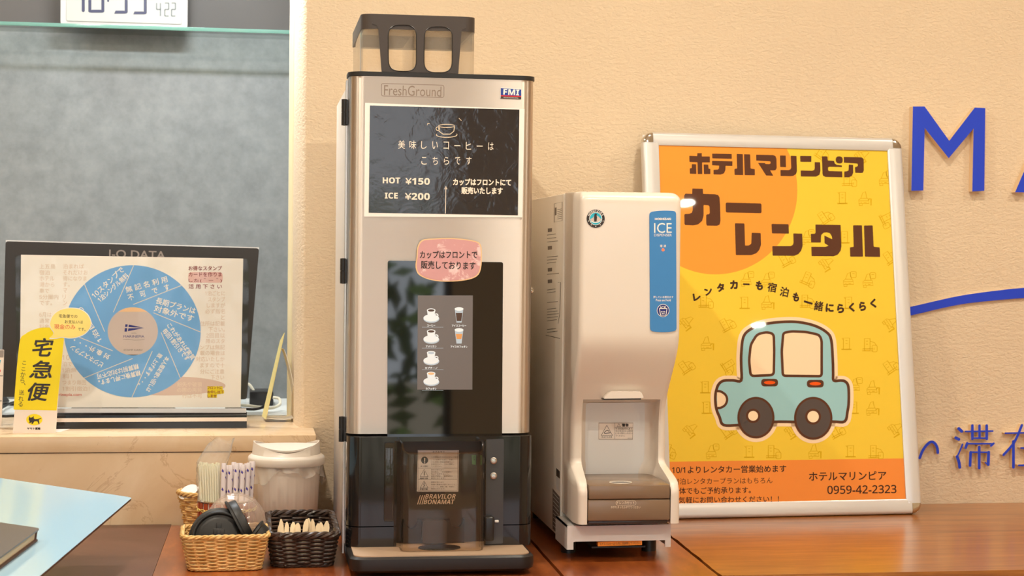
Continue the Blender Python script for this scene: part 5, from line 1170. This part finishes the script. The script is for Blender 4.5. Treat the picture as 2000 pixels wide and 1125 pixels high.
# straw holder
hc_ = Vector((-.2140, -.335, 0)); RH = .052; ZH = .080
sh_ = thing('straw_holder', 'round holder of red-brown bamboo slats with wire rim full of straws', 'straw holder', hc_)
for i in range(24):
    a0 = 2 * PI * i / 24; c, s = math.cos(a0), math.sin(a0); mb = MB(); w = .0048; t = .0016
    P_ = lambda dr, dt, z: (hc_.x + (RH + dr) * c - dt * s, hc_.y + (RH + dr) * s + dt * c, z)
    mb.add([P_(dr, dt, z) for z in (.0012, ZH - .006) for dr, dt in ((0, -w), (t, -w), (t, w), (0, w))], [(0, 1, 2, 3), (7, 6, 5, 4), (0, 4, 5, 1), (1, 5, 6, 2), (2, 6, 7, 3), (3, 7, 4, 0)])
    mb.build('slat', 'bamboo_red', sh_)
MB().lathe([(RH - .0022, .002), (RH - .0008, .002), (RH - .0008, ZH - .004), (RH - .0022, ZH - .004)], hc_, 48, closed=True).build('liner', 'paper', sh_)
MB().tube([(hc_.x + (RH + .0005) * math.cos(a), hc_.y + (RH + .0005) * math.sin(a), ZH - .0035) for a in [2 * PI * i / 48 for i in range(48)]], .0022, 8, True).build('wire_rim', 'chrome', sh_)
sm = MB()
for zz in (.018, ZH - .020):
    for ph in (0, PI): sm.tube([(hc_.x + (RH + .0026 + .0008 * math.sin(24 * a / 1 + ph)) * math.cos(a), hc_.y + (RH + .0026 + .0008 * math.sin(24 * a + ph)) * math.sin(a), zz + .0022 * math.sin(12 * a + ph)) for a in [2 * PI * i / 192 for i in range(192)]], .0011, 5, True)
sm.build('string', 'string', sh_)
MB().prism(ell(hc_.x, hc_.y, RH - .001, RH - .001, 40), .001, .003).build('holder_base', 'bamboo_red', sh_)
def straw_at(o, bx, by, tx, ty, z0, L_):
    d = Vector((tx - bx, ty - by, L_)).normalized(); o.location = (bx, by, z0); o.rotation_euler = d.to_track_quat('Z', 'Y').to_euler()
# thin cream straws in a clear bag, left half
first = None; cnt = 0
for i in range(9):
    for j in range(4):
        bx, by = hc_.x - .0465 + i * .0042 + (j % 2) * .0020, hc_.y - .019 + j * .0085 - i * .0009
        if i == 0: by = hc_.y - .010 + j * .0060; bx += .002
        if first is None:
            first = MB().lathe([(.0015, 0), (.0020, 0), (.0020, .137), (.0015, .137)], n=10, closed=True).build('thin_straw', 'straw'); tag(first, 'thin cream straw in the clear bag in the bamboo holder', 'straw', 'thin cream straws in the clear bag'); o = first
        else: o = first.copy(); COL.objects.link(o)
        straw_at(o, bx, by, bx - .003 - (9 - i) * .0005, by + .003 + j * .001, .004 + rnd.uniform(0, .006), .137)
bgm = MB(); rows = []
for kz in range(15):
    z = .07 + .0085 * kz; row = []
    for i in range(48):
        a0 = 2 * PI * i / 48; fl = 1 + .06 * math.sin(7 * a0 + kz * .9) + .04 * math.sin(13 * a0 - kz * .5) + .03 * rnd.uniform(-1, 1)
        if z > .150: fl *= 1 - (z - .15) * 6
        cxx = hc_.x - .026 + (z - .07) * (-.03) + max(0, z - .145) * .5; row.append((cxx + .027 * fl * math.cos(a0), hc_.y - .004 + .040 * fl * math.sin(a0) * .62, z + .004 * math.sin(3 * a0 + kz) * (kz / 14)))
    rows.append(row)
bgm.loft(rows, True, False); bo = bgm.build('clear_bag', 'film', angle=180); tag(bo, 'crinkled clear plastic bag around the thin cream straws', 'bag')
first = None
spots = [(-.0075, -.040, .05), (.0030, -.040, -.1), (.0135, -.038, .1), (.0240, -.034, .15), (.0335, -.027, .25), (.0410, -.017, .35), (-.0020, -.028, 0), (.0085, -.028, .1), (.0190, -.026, -.1), (.0290, -.016, .1), (.0125, -.014, 0), (.0375, -.004, .2)]
for n_i, (dx, dy, tw) in enumerate(spots):
    if first is None:
        mb = MB(); mb.loft([[(.0047 * math.cos(a) * (1 if z < .135 else .9), (.0030 if z < .135 else .0008) * math.sin(a), z) for a in [2 * PI * k / 16 for k in range(16)]] for z in (0, .004, .05, .1, .128, .133, .140)]); first = mb.build('wrapped_straw', 'wrapper')
        tag(first, 'paper-wrapped straw with blue and yellow print in the bamboo holder', 'straw', 'paper wrapped straws in the bamboo holder'); o = first
    else: o = first.copy(); COL.objects.link(o)
    o.location = (hc_.x + dx, hc_.y + dy, .004 + rnd.uniform(0, .007)); o.rotation_euler = (-.03 - dy * .2, .03 + dx * 1.0, tw)
# round wicker basket with creamers
rc = Vector((-.2560, -.2130, 0)); rb_ = thing('round_basket', 'round tan wicker basket behind the bamboo straw holder', 'basket', rc)
wv = MB(); ns = 20
rz = lambda z: .034 + .018 * (z / .072) ** .8
for k in range(7):
    z = .006 + k * .0098
    for zz in (-.0016, .0016): wv.tube([(rc.x + (rz(z) + .0026 * math.sin(ns / 2 * a + PI * k)) * math.cos(a), rc.y + (rz(z) + .0026 * math.sin(ns / 2 * a + PI * k)) * math.sin(a), z + zz + .001 * math.sin(3 * a + k)) for a in [2 * PI * i / 120 for i in range(120)]], .0019, 6, True)
wv.build('weave', 'rattan', rb_)
sk = MB()
for i in range(ns): a0 = 2 * PI * i / ns; sk.tube([(rc.x + rz(z) * math.cos(a0 + .1 * z / .07), rc.y + rz(z) * math.sin(a0), z) for z in (.002, .02, .04, .06, .072)], .0016, 6)
sk.build('stakes', 'rattan', rb_)
rm = MB()
for ph in range(3): rm.tube([(rc.x + (rz(.074) + .003 * math.cos(9 * a + ph * 2.09)) * math.cos(a), rc.y + (rz(.074) + .003 * math.cos(9 * a + ph * 2.09)) * math.sin(a), .074 + .003 * math.sin(9 * a + ph * 2.09)) for a in [2 * PI * i / 150 for i in range(150)]], .0023, 6, True)
rm.build('rim', 'rattan', rb_); MB().prism(ell(rc.x, rc.y, .034, .034, 32), .001, .003).build('basket_base', 'rattan', rb_)
pc0 = None
for x, y, z, rx, ry, lab in ((-.285, -.232, .070, .5, -.5, 'white creamer cup lying at the left rim of the round wicker basket'), (-.258, -.228, .066, -.4, .3, 'white creamer cup beside the bamboo holder in the round wicker basket')):
    if pc0 is None:
        pc0 = thing('creamer_cup', lab, 'creamer', (x, y, z), (rx, ry, 0), 'creamers in the round basket')
        MB().lathe([(.0002, -.008), (.012, -.008), (.0165, .008), (.0195, .0085), (.0195, .0095), (.0002, .0095)], n=32).build('creamer_body', 'creamer', pc0, local=True)
        MB().prism(rcorner(ell(0, 0, .0198, .0198, 28) [:26] + [(.027, -.004)], .001, 2), .0096, .0101).build('foil_lid', 'paperwhite', pc0, local=True)
    else: copy_thing(pc0, (x, y, z), (rx, ry, 1), lab, 'creamers in the round basket')
# white bin with scooped lid and liner
bc = Vector((-.1010, -.2235, 0)); bn = thing('waste_bin', 'small white round bin with scooped lid beside the marble ledge', 'waste bin', bc)
pr = [(.0002, .001), (.058, .001), (.0595, .003), (.0665, .142), (.0645, .142), (.0578, .006), (.0002, .005)]
bb_ = MB(); rings = []
for r_, z_ in pr: rings.append([(bc.x + (r_ + (.0007 if (i % 6 == 0 and r_ > .05) else 0)) * math.cos(2 * PI * i / 144), bc.y + (r_ + (.0007 if (i % 6 == 0 and r_ > .05) else 0)) * math.sin(2 * PI * i / 144), z_) for i in range(144)])
bb_.loft(rings, True, False); bb_.build('bin_body', 'bintrans', bn)
zr0, zr1 = at(560, 908, 'y', -.297).z, at(560, 888, 'y', -.297).z
zl_ = .1405
hd_ = MB(); n = 96; rows = []
ztop_side = at(500, 861, 'y', -.2235).z; zlow = at(560, 886, 'y', -.285).z
def scoop(t): c = abs(math.cos(t)); return zlow + (ztop_side - zlow) * c ** 1.7
lidprof = [(.0725, zl_ - .012, 0), (.0745, zl_ - .010, 0), (.0745, zl_ + .001, 0), (.0735, zl_ + .004, 0), (.0690, zl_ + .0075, 0), (.0665, zl_ + .009, 0), (.0640, 0, 1), (.0618, 0, 1.0), (.0640, zl_ + .006, 0), (.070, zl_ - .002, 0), (.0712, zl_ - .012, 0)]
for r_, z_, s_ in lidprof:
    row = []
    for i in range(n):
        t = 2 * PI * i / n; zz = scoop(t) - (0 if r_ > .063 else .0006) if s_ else z_; row.append((bc.x + r_ * math.cos(t), bc.y + r_ * math.sin(t), max(zz, zl_ + .0095) if s_ else zz))
    rows.append(row)
rows.append(rows[0]); hd_.loft(rows, True, False); hood = hd_.build('bin_hood', 'binwhite', bn, angle=50)
fl_ = MB(); rows = []
for i in range(17):
    x = -.058 + .116 * i / 16; zc_ = ztop_side - .006 - .002 * (1 - (x / .058) ** 2)
    w = math.sqrt(max(1e-6, .0605 ** 2 - x * x)); rows.append([(bc.x + x, bc.y - w * .30, zc_ - .010 * (1 - (x / .058) ** 2)), (bc.x + x, bc.y + w * .2, zc_ + .001), (bc.x + x, bc.y + w * .9, zc_ - .002), (bc.x + x, bc.y + w * .9, zc_ - .0045), (bc.x + x, bc.y + w * .2, zc_ - .0015), (bc.x + x, bc.y - w * .30, zc_ - .0125 * (1 - (x / .058) ** 2) - .001)])
fl_.loft(rows); fl_.build('swing_flap', 'binwhite', bn, angle=50)
lr = MB(); rows = []
for kz in range(9):
    row = []
    for i in range(120):
        t = 2 * PI * i / 120; u = kz / 8; L_ = .030 + .012 * math.sin(2 * t + 1) + .007 * math.sin(5 * t + .6) + .003 * math.sin(11 * t)
        ro = .0675 + .002 + u * (.0025 + .0035 * math.sin(9 * t + 2 * u) + .0025 * math.sin(17 * t - 3 * u) + .001 * rnd.uniform(-1, 1)); row.append((bc.x + ro * math.cos(t), bc.y + ro * math.sin(t), zl_ - .004 - L_ * u))
    rows.append(row)
lr.loft(rows, True, False); lr.build('bag_liner', 'liner', bn, angle=180)

# ================================================================== SLOPING BOARD WITH BOOK
nB = Vector((.1429, -.0219, .9895)); d1 = Vector((.9844, -.1006, -.1444)); d2 = Vector((.1027, .9947, .0072)); CB = CAM + ray(246, 975) * 2.9
pB = Plane(CB, d1, d2)
bo_ = thing('sloping_board', 'light blue glossy sloping desk board with rounded corner, lower left', 'desk board', (-.6, -.9, 0))
ur = (pB.uv(245, 983)[0] + pB.uv(78, 1125)[0]) / 2; vt = (pB.uv(0, 933)[1] + pB.uv(225, 967)[1]) / 2
Q = rrect(ur - .46, ur, vt - .78, vt, .012, 8)
mb = MB(); n = len(Q); mb.add([pB.P(u, v, 0) for u, v in Q] + [pB.P(u, v, -.004) for u, v in Q], [list(range(n)), list(range(n, 2 * n))[::-1]] + [(i, (i + 1) % n, n + (i + 1) % n, n + i) for i in range(n)], 0)
mb.mi = [0] + [1] * (len(mb.mi) - 1); mb.build('board_top', ['board', 'black'], bo_, angle=30)
lg = MB()
for u, v in ((ur - .40, vt - .12), (ur - .40, vt - .62), (ur - .24, vt - .36), (ur - .24, vt - .62)):
    p = pB.P(u, v, -.0045); MB().box(p.x - .012, p.x + .012, p.y - .012, p.y + .012, 0.0001, p.z - .003).build('board_leg', 'black', bo_)
bkq = pB.uv(60, 1062); uB = pB.uv(62, 1066)[0]; vB = pB.uv(20, 1049)[1]
book = thing('guest_book', 'dark leather-bound book lying on the light blue sloping board', 'book', pB.P(uB - .1, vB - .1, 0))
def bslab(ua, ub, va, vb, h0, h1, nm, m, r=.003):
    q = rrect(ua, ub, va, vb, r, 3); n = len(q); MB().add([pB.P(u, v, h0) for u, v in q] + [pB.P(u, v, h1) for u, v in q], [list(range(n))[::-1], list(range(n, 2 * n))] + [(i, (i + 1) % n, n + (i + 1) % n, n + i) for i in range(n)]).build(nm, m, book, angle=30)
bslab(uB - .21, uB, vB - .28, vB, .0006, .003, 'back_cover', 'leather_side'); bslab(uB - .205, uB - .004, vB - .275, vB - .005, .0032, .0166, 'page_block', 'pages'); bslab(uB - .21, uB, vB - .28, vB, .0168, .0195, 'front_cover', 'leather', .006)
bslab(uB - .21, uB - .002, vB - .006, vB - .0005, .003, .0168, 'spine', 'leather_side', .002)
